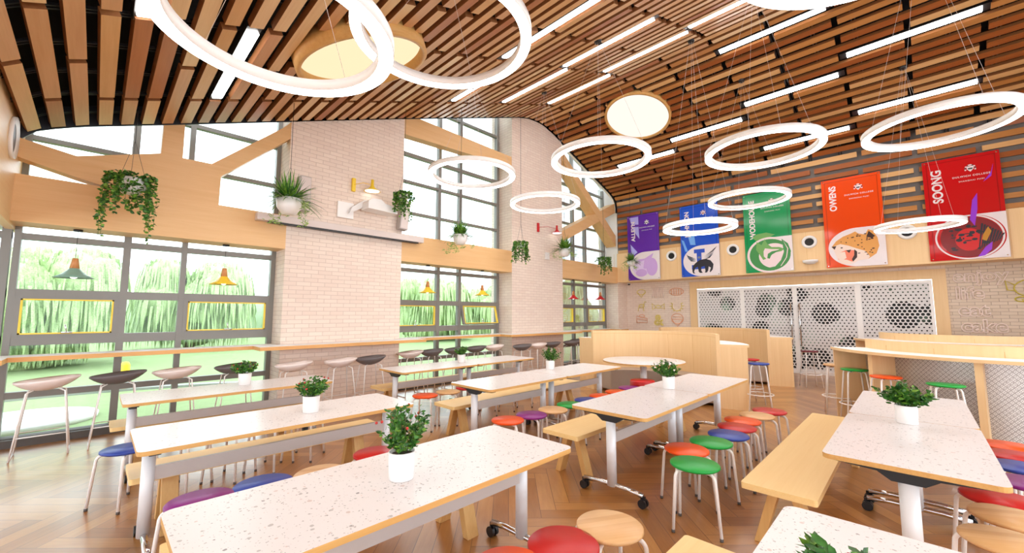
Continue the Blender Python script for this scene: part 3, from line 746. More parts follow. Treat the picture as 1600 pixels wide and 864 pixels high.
# high stools
def high_stool():
    t = thing('bar_stool', 'bar stool', 'bar stool', (0, 0, 0))
    obj('seat', MB().lathe([(0, 0.765), (0.152, 0.765), (0.165, 0.775), (0.165, 0.785), (0.158, 0.79), (0, 0.79)], 36).mesh('hs_green', [M['green']]), None, t)
    for k in range(4):
        a = R(45+90*k); c, s = cos(a), sin(a)
        P = [(0.05*c, 0.05*s, 0.752), (0.115*c, 0.115*s, 0.752), (0.14*c, 0.14*s, 0.745), (0.15*c, 0.15*s, 0.72), (0.235*c, 0.235*s, 0.0)]
        obj('leg', MB().tube(P, 0.0105, 8), M['white_metal'], t)
        obj('bolt', MB().box(0.1*c-0.012, 0.1*c+0.012, 0.1*s-0.012, 0.1*s+0.012, 0.75, 0.766), M['black'], t)
    ring = [(0.2*cos(R(a)), 0.2*sin(R(a)), 0.28) for a in range(0, 361, 12)]
    obj('footrest', MB().tube(ring, 0.008, 8), M['white_metal'], t)
    return t
HS = {n: MB().lathe([(0, 0.765), (0.152, 0.765), (0.165, 0.775), (0.165, 0.785), (0.158, 0.79), (0, 0.79)], 36).mesh('hs_'+n, [M[n]]) for n in ('green', 'orange', 'blue', 'red', 'maroon', 'natural')}
hsp = high_stool()
for i, (x, y, rz, col, lb) in enumerate([(8.0, 0.70, 20, 'green', 'green topped bar stool at the curved counter, beside the natural one'), (8.52, 0.98, 10, 'natural', 'natural wood topped bar stool at the left end of the curved right counter'),
        (7.36, 0.33, 30, 'orange', 'orange topped bar stool at the curved counter behind the bushy plant'), (7.02, -0.20, 10, 'green', 'green topped bar stool on its own in front of the diamond plate counter'),
        (7.85, 1.93, 15, 'blue', 'blue topped bar stool at the end of the nearer curved booth'), (8.45, 2.22, 40, 'red', 'red topped bar stool mostly hidden behind the nearer curved booth'),
        (11.25, 1.74, 30, 'maroon', 'maroon topped bar stool in front of the perforated doors')]):
    if i == 0: hsp.location = (x, y, 0); hsp.rotation_euler = (0, 0, R(rz)); hsp['label'] = lb
    else: dup(hsp, (x, y, 0), R(rz), lb, swap={'seat': HS[col]})
# window bar stools with shell seats
def shell(mat):
    mb = MB(); nx, ny = 14, 10; V = []
    for j in range(ny+1):
        for i in range(nx+1):
            u = -1+2*i/nx; v = -1+2*j/ny
            k = math.sqrt(max(0, 1-0.5*v*v)); k2 = math.sqrt(max(0, 1-0.5*u*u))
            x, y = 0.265*u*k, 0.20*v*k2; r2 = (u*k)**2+(v*k2)**2
            V.append((x, y, 0.74+0.115*min(1, r2)**1.2+0.02*u*k))
    n = len(V); V2 = [(x*1.01, y*1.01, z-0.018) for x, y, z in V]
    F = []
    for j in range(ny):
        for i in range(nx):
            a = j*(nx+1)+i; F.append((a, a+1, a+nx+2, a+nx+1)); F.append((n+a, n+a+nx+1, n+a+nx+2, n+a+1))
    ring = list(range(nx+1))+[j*(nx+1)+nx for j in range(1, ny+1)]+[ny*(nx+1)+i for i in range(nx-1, -1, -1)]+[j*(nx+1) for j in range(ny-1, 0, -1)]
    for a, b in zip(ring, ring[1:]+ring[:1]): F.append((a, n+a, n+b, b))
    return mb.add(V+V2, F, 0, True).mesh('shell_seat', [mat])
SH = {'grey': shell(M['greyshell']), 'pink': shell(M['pinkshell'])}
ws = thing('window_bar_stool', 'stool', 'bar stool', (0, 0, 0))
ws_seat = obj('seat', SH['grey'], None, ws)
for sx in (-1, 1):
    for sy in (-1, 1):
        obj('leg', MB().tube([(sx*0.10, sy*0.07, 0.735), (sx*0.15, sy*0.11, 0.71), (sx*0.22, sy*0.19, 0.0)], 0.008, 8), M['white_metal'], ws)
    obj('runner', MB().tube([(sx*0.22, -0.19, 0.008), (sx*0.22, 0.19, 0.008)], 0.007, 8), M['white_metal'], ws)
obj('footrest', MB().tube([(-0.197, -0.163, 0.24), (0.197, -0.163, 0.24), (0.197, 0.163, 0.24), (-0.197, 0.163, 0.24), (-0.197, -0.163, 0.24)], 0.006, 8), M['white_metal'], ws)
wsl = [(-0.34, 7.28, 'pink', 'pale pink shell stool at the far left of the window bar'), (0.26, 7.28, 'grey', 'grey shell stool second from the left at the window bar'), (0.84, 7.28, 'pink', 'pale pink shell stool at the window bar in front of the second mullion'),
       (1.52, 7.28, 'grey', 'grey shell stool at the window bar behind the nearest window table plant'), (2.20, 6.88, 'pink', 'pale shell stool in front of the left edge of the first brick pier'), (2.92, 6.88, 'pink', 'pale pink shell stool in front of the first brick pier, beside the grey one'),
       (3.45, 6.88, 'grey', 'grey shell stool in front of the first brick pier'), (4.50, 7.28, 'pink', 'pale pink shell stool in the left bay of the middle window'), (5.0, 7.28, 'grey', 'dark grey shell stool in the left bay of the middle window'),
       (5.62, 7.28, 'grey', 'grey shell stool in front of the first mullion of the middle window'), (6.22, 7.28, 'grey', 'grey shell stool just right of the plant before the middle window'), (6.78, 7.28, 'pink', 'pale pink shell stool in the right bay of the middle window'),
       (7.35, 6.88, 'grey', 'grey shell stool in front of the left edge of the second brick pier'), (7.93, 6.88, 'pink', 'pale pink shell stool in front of the second brick pier'), (8.5, 6.88, 'grey', 'grey shell stool in front of the second brick pier, right of the pink one'),
       (9.35, 6.88, 'grey', 'dark grey shell stool at the right edge of the second brick pier'), (10.1, 7.2, 'grey', 'grey shell stool by the far window, left of the curved booth')]
for i, (x, y, c, lb) in enumerate(wsl):
    if i == 0: ws.location = (x, y, 0); ws['label'] = lb; ws_seat.data = SH[c]
    else: dup(ws, (x, y, 0), 0, lb, swap={'seat': SH[c]})

# ------------------------------------------------------------------ curved booths
def booth(cx, cy, rot, label, fins, zw=1.25):
    t = thing('curved_booth', label, 'booth', (cx, cy, 0), rot)
    A = R(73); ri, rw, ro = 1.31, 1.37, 1.78
    obj('partition_wall', MB().arcwall(ri, rw, 0.0, zw, -A, A, 48), M['maple'], t)
    sm = MB()
    for k in (-50, -25, 0, 25, 50): sm.arcwall(ri-0.002, rw+0.002, 0.45, zw-0.06, R(k), R(k+0.12), 1)
    sm.arcwall(ri-0.002, ri, zw-0.062, zw-0.058, -A, A, 48)
    obj('panel_joints', sm, M['edge'], t)
    obj('counter_top', MB().arcwall(rw, ro+0.03, 1.045, 1.085, -A, A, 48, 1, 0), [M['white'], M['maple_h']], t)
    obj('plinth_cladding', MB().arcwall(rw+0.001, rw+0.02, 0.0, 1.04, -A*0.97, A*0.97, 48), M['diamond'], t)
    for s in (-1, 1):
        obj('end_panel', MB().arcwall(rw+0.001, ro, 0, 1.045, s*A-R(1.2 if s > 0 else 0), s*A+R(0 if s > 0 else 1.2), 1), M['maple'], t)
    for k in fins:
        obj('fin', MB().arcwall(rw+0.02, ro-0.06, 0, 1.045, R(k-1.1), R(k+1.1), 1), M['maple'], t)
    obj('seat', MB().arcwall(0.86, ri-0.002, 0.05, 0.45, -A*0.93, A*0.93, 40), M['fabric'], t, bevel=0.025)
    return t
booth(7.2, 3.75, 0, 'nearer curved maple booth wrapping around the round table', (-25, 25))
booth(10.4, 3.70, 0, 'farther curved maple booth in front of the perforated doors', (-25, 25))
booth(8.9, -0.72, pi, 'curved maple and diamond plate counter booth at the right edge', (-45, -8, 30), 1.22)
booth(12.35, -0.72, pi, 'farther curved booth at the right, only its top edge showing below the wall lettering', (0,), 1.22)
rtb = thing('round_table', 'round white-topped pedestal table inside the nearer curved booth', 'table', (7.2, 3.66, 0))
obj('tabletop', MB().lathe([(0, 0.722), (0.73, 0.722)], 64, mi=1).lathe([(0.73, 0.722), (0.73, 0.748)], 64, mi=1, sm=True).lathe([(0.73, 0.748), (0.727, 0.75), (0, 0.75)], 64), [M['terrazzo'], M['edge']], rtb)
obj('column', MB().lathe([(0, 0.03), (0.06, 0.03), (0.06, 0.72), (0, 0.72)], 24), M['silver'], rtb)
obj('base_disc', MB().lathe([(0, 0), (0.3, 0), (0.3, 0.012), (0.06, 0.03)], 36), M['silver'], rtb)

# ------------------------------------------------------------------ plants
def leaves(rg, pts, size, curl=0.5, mi=lambda r: 0, aspect=0.5):
    mb = MB()
    for p, d in pts:
        d = Vector(d).normalized(); a = Vector((rg.uniform(-1, 1), rg.uniform(-1, 1), rg.uniform(-1, 1)))
        s = d.cross(a).normalized(); nrm = s.cross(d); L = size*rg.uniform(0.7, 1.3); W = L*aspect; p = Vector(p)
        m0 = p+d*L*0.5-nrm*L*0.06; tip = p+d*L-nrm*L*0.22*curl; b = p
        l0 = p+d*L*0.22+s*W*0.4; l1 = p+d*L*0.62+s*W*0.45-nrm*L*0.05; r0 = p+d*L*0.22-s*W*0.4; r1 = p+d*L*0.62-s*W*0.45-nrm*L*0.05
        mb.add([b, l0, l1, tip, r1, r0, m0], [(0, 6, 1), (1, 6, 2), (2, 6, 3), (3, 6, 4), (4, 6, 5), (5, 6, 0)], mi(rg), True)
    return mb
def bushy(seed, r, h, n, size, dense=True):
    rg = random.Random(seed); P = []; stems = MB()
    for k in range(26):
        a = rg.random()*2*pi; q = r*rg.random()**0.6; zz = h*rg.uniform(0.55, 1.0)*(1-0.35*(q/r)**2)
        tipp = Vector((q*cos(a), q*sin(a), zz)); base = Vector((0.02*cos(a), 0.02*sin(a), 0))
        mid = base.lerp(tipp, 0.5)+Vector((0, 0, 0.02)); stems.tube([base, mid, tipp], 0.0018, 5)
        for j in range(n//26):
            f = rg.uniform(0.25, 1.0); p = base.lerp(tipp, f)+Vector((rg.gauss(0, 0.008), rg.gauss(0, 0.008), rg.gauss(0, 0.008)))
            aa = rg.random()*2*pi
            P.append((p, (cos(aa)+0.8*cos(a), sin(aa)+0.8*sin(a), rg.uniform(-0.3, 0.9))))
    return stems, leaves(rg, P, size, 0.6, lambda r_: 0 if r_.random() < 0.7 else 1, 0.55)
potm = MB().lathe([(0, 0), (0.062, 0), (0.065, 0.005), (0.069, 0.135), (0.066, 0.14), (0.062, 0.135), (0.06, 0.12), (0, 0.12)], 36).mesh('pot', [M['pot']])
soilm = MB().lathe([(0, 0.121), (0.0595, 0.121), (0.0595, 0.118), (0, 0.118)], 20).mesh('soil', [M['soil']])
PT = [(1.325, 5.862, 3, 0.125, 0.15, 420, 'berry', 'potted plant with red berries on the table nearest the window bar'),
      (1.379, 3.83, 5, 0.125, 0.17, 420, 'berry', 'potted leafy plant with berries and cream blooms on the second left table'),
      (1.175, 1.965, 8, 0.12, 0.24, 480, 'berry', 'tall leafy potted plant on the large foreground table'),
      (4.615, 5.80, 11, 0.12, 0.15, 360, None, 'small potted plant on the table by the middle window'),
      (5.016, 4.10, 13, 0.13, 0.19, 420, None, 'potted fine leaved plant on the third row table pair'),
      (4.686, 2.077, 17, 0.15, 0.19, 560, 'flower', 'bushy dark potted plant on the centre table pair'),
      (4.52, 0.10, 19, 0.15, 0.17, 520, None, 'broad glossy potted plant on the right table pair'),
      (1.98, 0.215, 23, 0.12, 0.10, 420, 'berry', 'potted plant with a red berry, only its leaves showing at the bottom edge')]
for x, y, sd_, r_, h_, n_, extra, lb in PT:
    t = thing('potted_plant', lb, 'plant', (x, y, 0.7505), 0, 'white potted plants on the tables')
    t['label'] = lb
    po = obj('pot', potm, None, t); obj('soil', soilm, None, po)
    stm, lv = bushy(sd_, r_*1.22, h_*1.12, int(n_*2.0), 0.027 if sd_ not in (19, 23) else 0.036)
    if sd_ == 23: t.location = (1.35, 0.185, 0.7505)
    fo = obj('foliage', lv, [M['leaf'], M['leaf2']], t, (0, 0, 0.125)); obj('stems', stm, M['twig'], fo)
    if extra:
        rg = random.Random(sd_); bm_ = MB().blob((0, 0, 0), 0.008 if extra == 'berry' else 0.011, 4).mesh(extra, [M[extra]])
        for k in range(9):
            a = rg.random()*2*pi; q = r_*rg.uniform(0.7, 1.15); obj(extra, bm_, None, fo, (q*cos(a), q*sin(a), h_*rg.uniform(0.5, 0.95)))
# hanging planters
def hanger(x, y, z, style, lb, sd_, pr=0.13):
    t = thing('hanging_planter', lb, 'hanging plant', (x, y, z), 0, 'planters hanging along the window wall'); t['label'] = lb
    ph = pr*1.25
    obj('pot', MB().lathe([(0, 0), (pr*0.55, 0.0), (pr*0.9, ph*0.4), (pr, ph), (pr*0.95, ph), (pr*0.9, ph*0.8), (0, ph*0.8)], 28), M['pot'], t)
    zc_ = zceil(x)-z
    wv = MB()
    for k in range(3):
        a = 2*pi*k/3+0.4; wv.tube([(pr*cos(a), pr*sin(a), ph), (0, 0, ph+0.5)], 0.0022, 5)
    wv.tube([(0, 0, ph+0.5), (0, 0, zc_)], 0.004, 5)
    obj('hanging_wire', wv, M['black'], t)
    rg = random.Random(sd_); P = []
    if style == 'trail':
        strands = MB()
        for k in range(34):
            a = rg.random()*2*pi; L = rg.uniform(0.12, 0.55)*(1.6 if pr > 0.12 else 1.1)*(0.55+0.45*abs(cos(a))); rad = pr*rg.uniform(0.9, 1.7)
            pts = [Vector((pr*0.5*cos(a), pr*0.5*sin(a), ph)), Vector((rad*cos(a), rad*sin(a), ph+0.05))]
            for q in range(1, 6): pts.append(Vector((rad*cos(a)*(1+0.03*q)+rg.gauss(0, 0.01), rad*sin(a)*(1+0.03*q)+rg.gauss(0, 0.01), ph+0.05-L*q/5)))
            strands.tube(pts, 0.002, 4)
            for q in range(int(14+L*70)):
                f = rg.random()*(len(pts)-1.001); i = int(f); p = pts[i].lerp(pts[i+1], f-i); aa = rg.random()*2*pi
                P.append((p, (cos(aa), sin(aa), rg.uniform(-0.9, 0.3))))
        fo = obj('foliage', leaves(rg, P, 0.042, 0.5, lambda r_: 0 if r_.random() < 0.55 else 1, 0.75), [M['leaf'], M['leaf2']], t)
        obj('stems', strands, M['twig'], fo)
    else:
        bl = MB()
        for k in range(230):
            a = rg.random()*2*pi; L = pr*rg.uniform(1.8, 3.1); el = rg.uniform(0.15, 1.45); w_ = 0.006+pr*0.045
            c, s = cos(a), sin(a); pts = []
            for q in range(6):
                f = q/5; rr = L*cos(el)*f; zz = L*sin(el)*f-L*0.55*f*f*cos(el)
                pts.append(Vector((rr*c+0.3*pr*c, rr*s+0.3*pr*s, ph*0.85+zz)))
            vs = []
            for q, p in enumerate(pts):
                ww = w_*(1-(q/5)**2); vs += [p+Vector((-s*ww, c*ww, 0.003)), p+Vector((s*ww, -c*ww, 0.003))]
            bl.add(vs, [(2*q, 2*q+1, 2*q+3, 2*q+2) for q in range(5)], rg.choice([0, 1, 1]), True)
        fo = obj('foliage', bl, [M['leaf'], M['leaf2']], t)
        strands = MB()
        for k in range(7):
            a = rg.random()*2*pi; L = rg.uniform(0.6, 1.6)*pr*1.6; rad = pr*rg.uniform(1.1, 1.9)
            pts = [Vector((pr*0.8*cos(a), pr*0.8*sin(a), ph)), Vector((rad*cos(a), rad*sin(a), ph)), Vector((rad*1.15*cos(a), rad*1.15*sin(a), ph-L))]
            strands.tube(pts, 0.002, 4)
            P = []
            for q in range(26):
                aa = rg.random()*2*pi; p = pts[-1]+Vector((rg.gauss(0, 0.03), rg.gauss(0, 0.03), rg.uniform(-0.02, 0.1))); P.append((p, (cos(aa), sin(aa), rg.uniform(-0.5, 0.8))))
            obj('plantlet', leaves(rg, P, 0.06, 0.5, lambda r_: 0, 0.22), [M['leaf3']], fo)
        obj('runners', strands, M['leaf3'], fo)
for a in [(0.21, 6.9, 3.10, 'trail', 'large ivy planter hanging in front of the left roof truss', 3, 0.15), (1.93, 6.6, 3.10, 'spider', 'spider plant in a white bowl hanging before the left edge of the first brick pier', 5, 0.18),
          (4.03, 6.9, 3.78, 'trail', 'trailing planter hanging before the right edge of the first brick pier', 7, 0.10), (5.42, 6.9, 3.10, 'spider', 'spider plant hanging in the middle of the middle window', 9, 0.165),
          (7.33, 6.9, 3.22, 'trail', 'ivy planter hanging before the left edge of the second brick pier', 12, 0.11), (9.12, 6.9, 3.22, 'spider', 'spider plant hanging before the right edge of the second brick pier', 14, 0.165),
          (11.15, 6.9, 3.20, 'trail', 'ivy planter hanging in the far window below the cross brace', 16, 0.12), (12.2, 6.52, 3.18, 'spider', 'spider plant hanging in the corner beside the purple banner', 18, 0.13)]:
    hanger(*a[:4], a[4], a[5], a[6])

# ------------------------------------------------------------------ ring pendants
def ring(px, py, pz, rr, lb, tube=0.10, hh=0.085):
    t = thing('ring_light', lb, 'ring light', (px, py, pz), 0, None)
    r0, r1 = rr-tube, rr
    body = MB().lathe([(r0+0.006, 0.004), (r0, 0.004), (r0, hh), (r1, hh), (r1, 0.004), (r1-0.006, 0.004)], 96)
    obj('housing', body, M['white_metal'], t)
    obj('diffuser', MB().lathe([(r0+0.006, 0.006), (r0+0.006, 0), (r1-0.006, 0), (r1-0.006, 0.006)], 96), M['glow'], t)
    zc_ = zceil(px)-pz
    obj('canopy', MB().lathe([(0, zc_-0.03), (0.055, zc_-0.03), (0.065, zc_), (0.065, zc_+0.05), (0, zc_+0.05)], 20), M['black'], t)
    for k in range(4):
        a = R(30+90*k); obj('suspension_wire', MB().tube([((rr-tube/2)*cos(a), (rr-tube/2)*sin(a), hh), (0.03*cos(a), 0.03*sin(a), zc_-0.03)], 0.0018, 5), M['screenbox'], t)
def rg_(n, kx, ky, kr, rr, lb):
    dz = rr/kr; ring(kx*dz, ky*dz, CAMH+dz, rr, lb)
rg_(1, .41, 1.59, .398, .66, 'biggest ring light at the top left, overlapping a second ring')
rg_(2, .83, 1.17, .324, .80, 'ring light at the top centre left, seen through the biggest ring')
rg_(3, 1.86, 2.24, .317, .80, 'ring light hanging in front of the middle window')
rg_(4, 2.26, 1.41, .321, .81, 'ring light beside the curved end of the second brick pier')
rg_(5, 2.83, 2.36, .320, .78, 'small-looking ring light in front of the second brick pier')
rg_(6, 2.83, .61, .323, .80, 'ring light hanging above the green banner')
rg_(7, 3.99, .99, .322, .80, 'ring light overlapping the top of the green banner')
rg_(8, 4.93, 1.75, .403, .66, 'ring light overlapping the blue banner')
rg_(9, 3.13, -.15, .315, .80, 'ring light cut by the right edge of the picture')
rg_(10, 6.59, -.09, .385, .64, 'flat-looking ring light between the orange and red banners')
rg_(11, 1.26, -.05, .40, .66, 'ring light at the top right, only its bright lower rim showing')

# ------------------------------------------------------------------ pendant lamps over the window bar
def pendant(x, z, col, lb, sr=0.19):
    y = 7.72; t = thing('pendant_lamp', lb, 'pendant lamp', (x, y, z)); t['label'] = lb
    obj('canopy', MB().lathe([(0, 2.675-z), (0.045, 2.675-z), (0.045, 2.70-z), (0, 2.70-z)], 20), M['black'], t)
    obj('cord', MB().tube([(0, 0, 0.26), (0, 0, 2.68-z)], 0.003, 6), M['black'], t)
    obj('cap', MB().lathe([(0, 0.255), (0.022, 0.255), (0.03, 0.25), (0.048, 0.12), (0.0, 0.12)], 24), M['copper'], t)
    obj('shade', MB().lathe([(0.045, 0.125), (0.07, 0.09), (0.12, 0.04), (sr, 0.0), (sr-0.002, -0.004), (0.118, 0.033), (0.068, 0.083), (0.04, 0.118)], 36), M[col], t)
    obj('bulb', MB().blob((0, 0, 0.03), 0.042, 8), M['bulb'], t)
pendant(-0.23, 2.07, 'sage', 'sage green pendant lamp hanging in the left window bay')
pendant(1.38, 2.07, 'yellow', 'yellow pendant lamp hanging in the left window bay')
pendant(5.16, 2.08, 'yellow', 'yellow pendant lamp in the left part of the middle window')
pendant(6.78, 2.08, 'yellow', 'yellow pendant lamp in the right part of the middle window')
pendant(10.63, 2.09, 'redp', 'red pendant lamp in the left part of the far window')
pendant(12.2, 2.11, 'redp', 'red pendant lamp in the right part of the far window')
# wall lamps on the brick piers
def wall_lamp(x, z, col, lb, dx):
    t = thing('wall_lamp', lb, 'wall lamp', (x, YF, z)); t['label'] = lb
    obj('wall_bar', MB().box(-0.035, 0.035, -0.05, 0, -0.13, 0.13), M[col], t, bevel=0.01)
    obj('arm', MB().tube([(0, -0.05, 0.0), (dx*0.5, -0.10, 0.06), (dx, -0.12, 0.05)], 0.006, 6), M[col], t)
    obj('shade', MB().lathe([(0.0, 0.14), (0.028, 0.14), (0.03, 0.02), (0.06, -0.03), (0.155, -0.09), (0.15, -0.092), (0.05, -0.045)], 28, (dx, -0.16, 0)), M[col], t)
    obj('bulb', MB().lathe([(0, -0.085), (0.14, -0.085), (0.13, -0.075), (0, -0.075)], 24, (dx, -0.16, 0)), M['bulb'], t)
wall_lamp(3.29, 4.06, 'yellow', 'yellow wall lamp on the first brick pier above the projector', 0.31)
wall_lamp(8.66, 4.06, 'redp', 'red wall lamp on the second brick pier', 0.68)
# projector, screen, speakers
pj = thing('projector', 'white projector on a wall arm above the long screen housing', 'projector', (3.4, YF, 3.55))
obj('wall_plate', MB().box(-0.40, -0.10, -0.05, 0, -0.16, 0.14), M['white_metal'], pj, bevel=0.005)
obj('arm', MB().prism([(-0.22, -0.08), (-0.18, 0.04), (0.05, 0.22), (0.26, 0.24), (0.26, 0.14), (0.05, 0.08)], XZ, -0.16, -0.06), M['white'], pj, bevel=0.01)
obj('body', MB().prism([(0.02, 0.02), (0.02, 0.16), (0.10, 0.22), (0.28, 0.22), (0.36, 0.16), (0.62, 0.12), (0.62, 0.0)], XZ, -0.40, -0.10), M['white'], pj, bevel=0.012)
obj('lens', MB().lathe([(0, 0), (0.05, 0), (0.05, 0.02), (0, 0.02)], 20, (0.18, -0.25, 0.22)), M['black'], pj)
scn = thing('projector_screen', 'long pale screen housing across the first brick pier with a dark slot', 'projector screen', (3.25, 7.42, 3.16))
obj('housing', MB().box(-1.55, 1.55, -0.07, 0.07, -0.05, 0.07), M['screenbox'], scn, bevel=0.008)
obj('slot', MB().box(-1.38, 1.42, -0.065, 0.03, -0.075, -0.051), M['black'], scn)
for x, rz, rx, z, lb in ((2.38, 0.0, 0.0, 3.66, 'grey wall speaker behind the spider plant on the first brick pier'), (4.32, -0.1, 0.10, 3.62, 'grey wall speaker tilted at the right edge of the first brick pier')):
    t = thing('wall_speaker', lb, 'speaker', (x, YF-0.1, z), rz)
    b = obj('cabinet', MB().box(-0.09, 0.09, -0.11, 0.08, -0.30, 0.30), M['speaker'], t, bevel=0.01); b.rotation_euler = (0, rx, 0)
    g = obj('grille', MB().box(-0.075, 0.075, -0.118, -0.111, -0.28, 0.28), M['screenbox'], b)
t = thing('wall_speaker', 'round pale recessed speaker on the wooden bulkhead at the far left', 'speaker', (-0.78, 7.0, 3.55))
obj('rim', MB().lathe([(0.16, 0), (0.23, 0), (0.23, 0.035), (0.16, 0.015)], 32), M['white_metal'], t); obj('cone', MB().lathe([(0, 0.004), (0.16, 0.012)], 32), M['greyshell'], t)
t.rotation_euler = (0, R(90), 0)
tag(obj('junction_box', MB().box(-0.08, 0.08, -0.05, 0, -0.1, 0.1), M['white'], None, (9.05, YF, 3.28), bevel=0.008), 'small white box on the second brick pier below the red lamp', 'box')
cmd = thing('security_camera', 'small dome camera under the cornice in the corner', 'camera', (13.45, 7.3, 2.73))
obj('mount', MB().lathe([(0, 0), (0.06, 0), (0.06, -0.03), (0, -0.03)], 20), M['white'], cmd); obj('dome', MB().blob((0, 0, -0.04), 0.045, 8), M['lens'], cmd)
# air nozzles and dome on the cornice
for i, (y, lb) in enumerate(((5.52, 'round air nozzle between the purple and blue banners'), (3.69, 'round air nozzle between the blue and green banners'), (1.855, 'round air nozzle between the green and orange banners'), (0.01, 'round air nozzle between the orange and red banners'))):
    if i == 0:
        nz = thing('air_nozzle', lb, 'air vent', (XC, y, 3.49)); nz.rotation_euler = (0, R(-90), 0)
        obj('rim', MB().lathe([(0.11, 0.0), (0.17, 0.0), (0.165, 0.03), (0.12, 0.04), (0.10, 0.01)], 36), M['white'], nz)
        obj('throat', MB().lathe([(0, 0.002), (0.11, 0.006)], 32), M['lens'], nz)
    else:
        q = dup(nz, (XC, y, 3.49), 0, lb); q.rotation_euler = (0, R(-90), 0)
dm = tag(obj('emergency_light', MB().lathe([(0, -0.09), (0.08, -0.08), (0.16, -0.03), (0.17, 0.02), (0, 0.02)], 32), M['white'], None, (XC-0.08, 1.85, 2.98)), 'white half-dome lamp on the cornice beside the orange banner', 'lamp')

# ------------------------------------------------------------------ writing helper
def text_mesh(txt, size, mat, bold=0.0, outline=0.0, spacing=1.0, extr=0.0, align='LEFT'):
    cu = bpy.data.curves.new('t', 'FONT'); cu.body = txt; cu.size = size; cu.space_character = spacing; cu.align_x = align
    cu.offset = bold; cu.extrude = extr
    if outline: cu.fill_mode = 'NONE'; cu.bevel_depth = outline; cu.bevel_resolution = 1; cu.resolution_u = 4
    o = bpy.data.objects.new('t', cu); C.objects.link(o)
    dg = bpy.context.evaluated_depsgraph_get(); me = bpy.data.meshes.new_from_object(o.evaluated_get(dg))
    bpy.data.objects.remove(o); me.materials.clear(); me.materials.append(mat); return me
def place_text(me, u, v, d=0.0, up=False):   # to a plane facing -X: u to the right (-Y), v up, d towards the viewer
    if up: mt = Matrix(((0, 0, -1, -d), (0, 1, 0, -u), (1, 0, 0, v), (0, 0, 0, 1)))
    else: mt = Matrix(((0, 0, -1, -d), (-1, 0, 0, -u), (0, 1, 0, v), (0, 0, 0, 1)))
    me.transform(mt); return me
def poly(mb, pts, d, mi=0, th=0.0012): return mb.prism(pts, lambda a, b, q: (-q, -a, b), d, d+th, mi)
def ell(cx, cy, rx, ry, a0=0, a1=360, n=40): return [(cx+rx*cos(R(a0+(a1-a0)*i/n)), cy+ry*sin(R(a0+(a1-a0)*i/n))) for i in range(n if abs(a1-a0) == 360 else n+1)]
WHT = plain('print_white', rgb(236, 226, 228), 0.3)
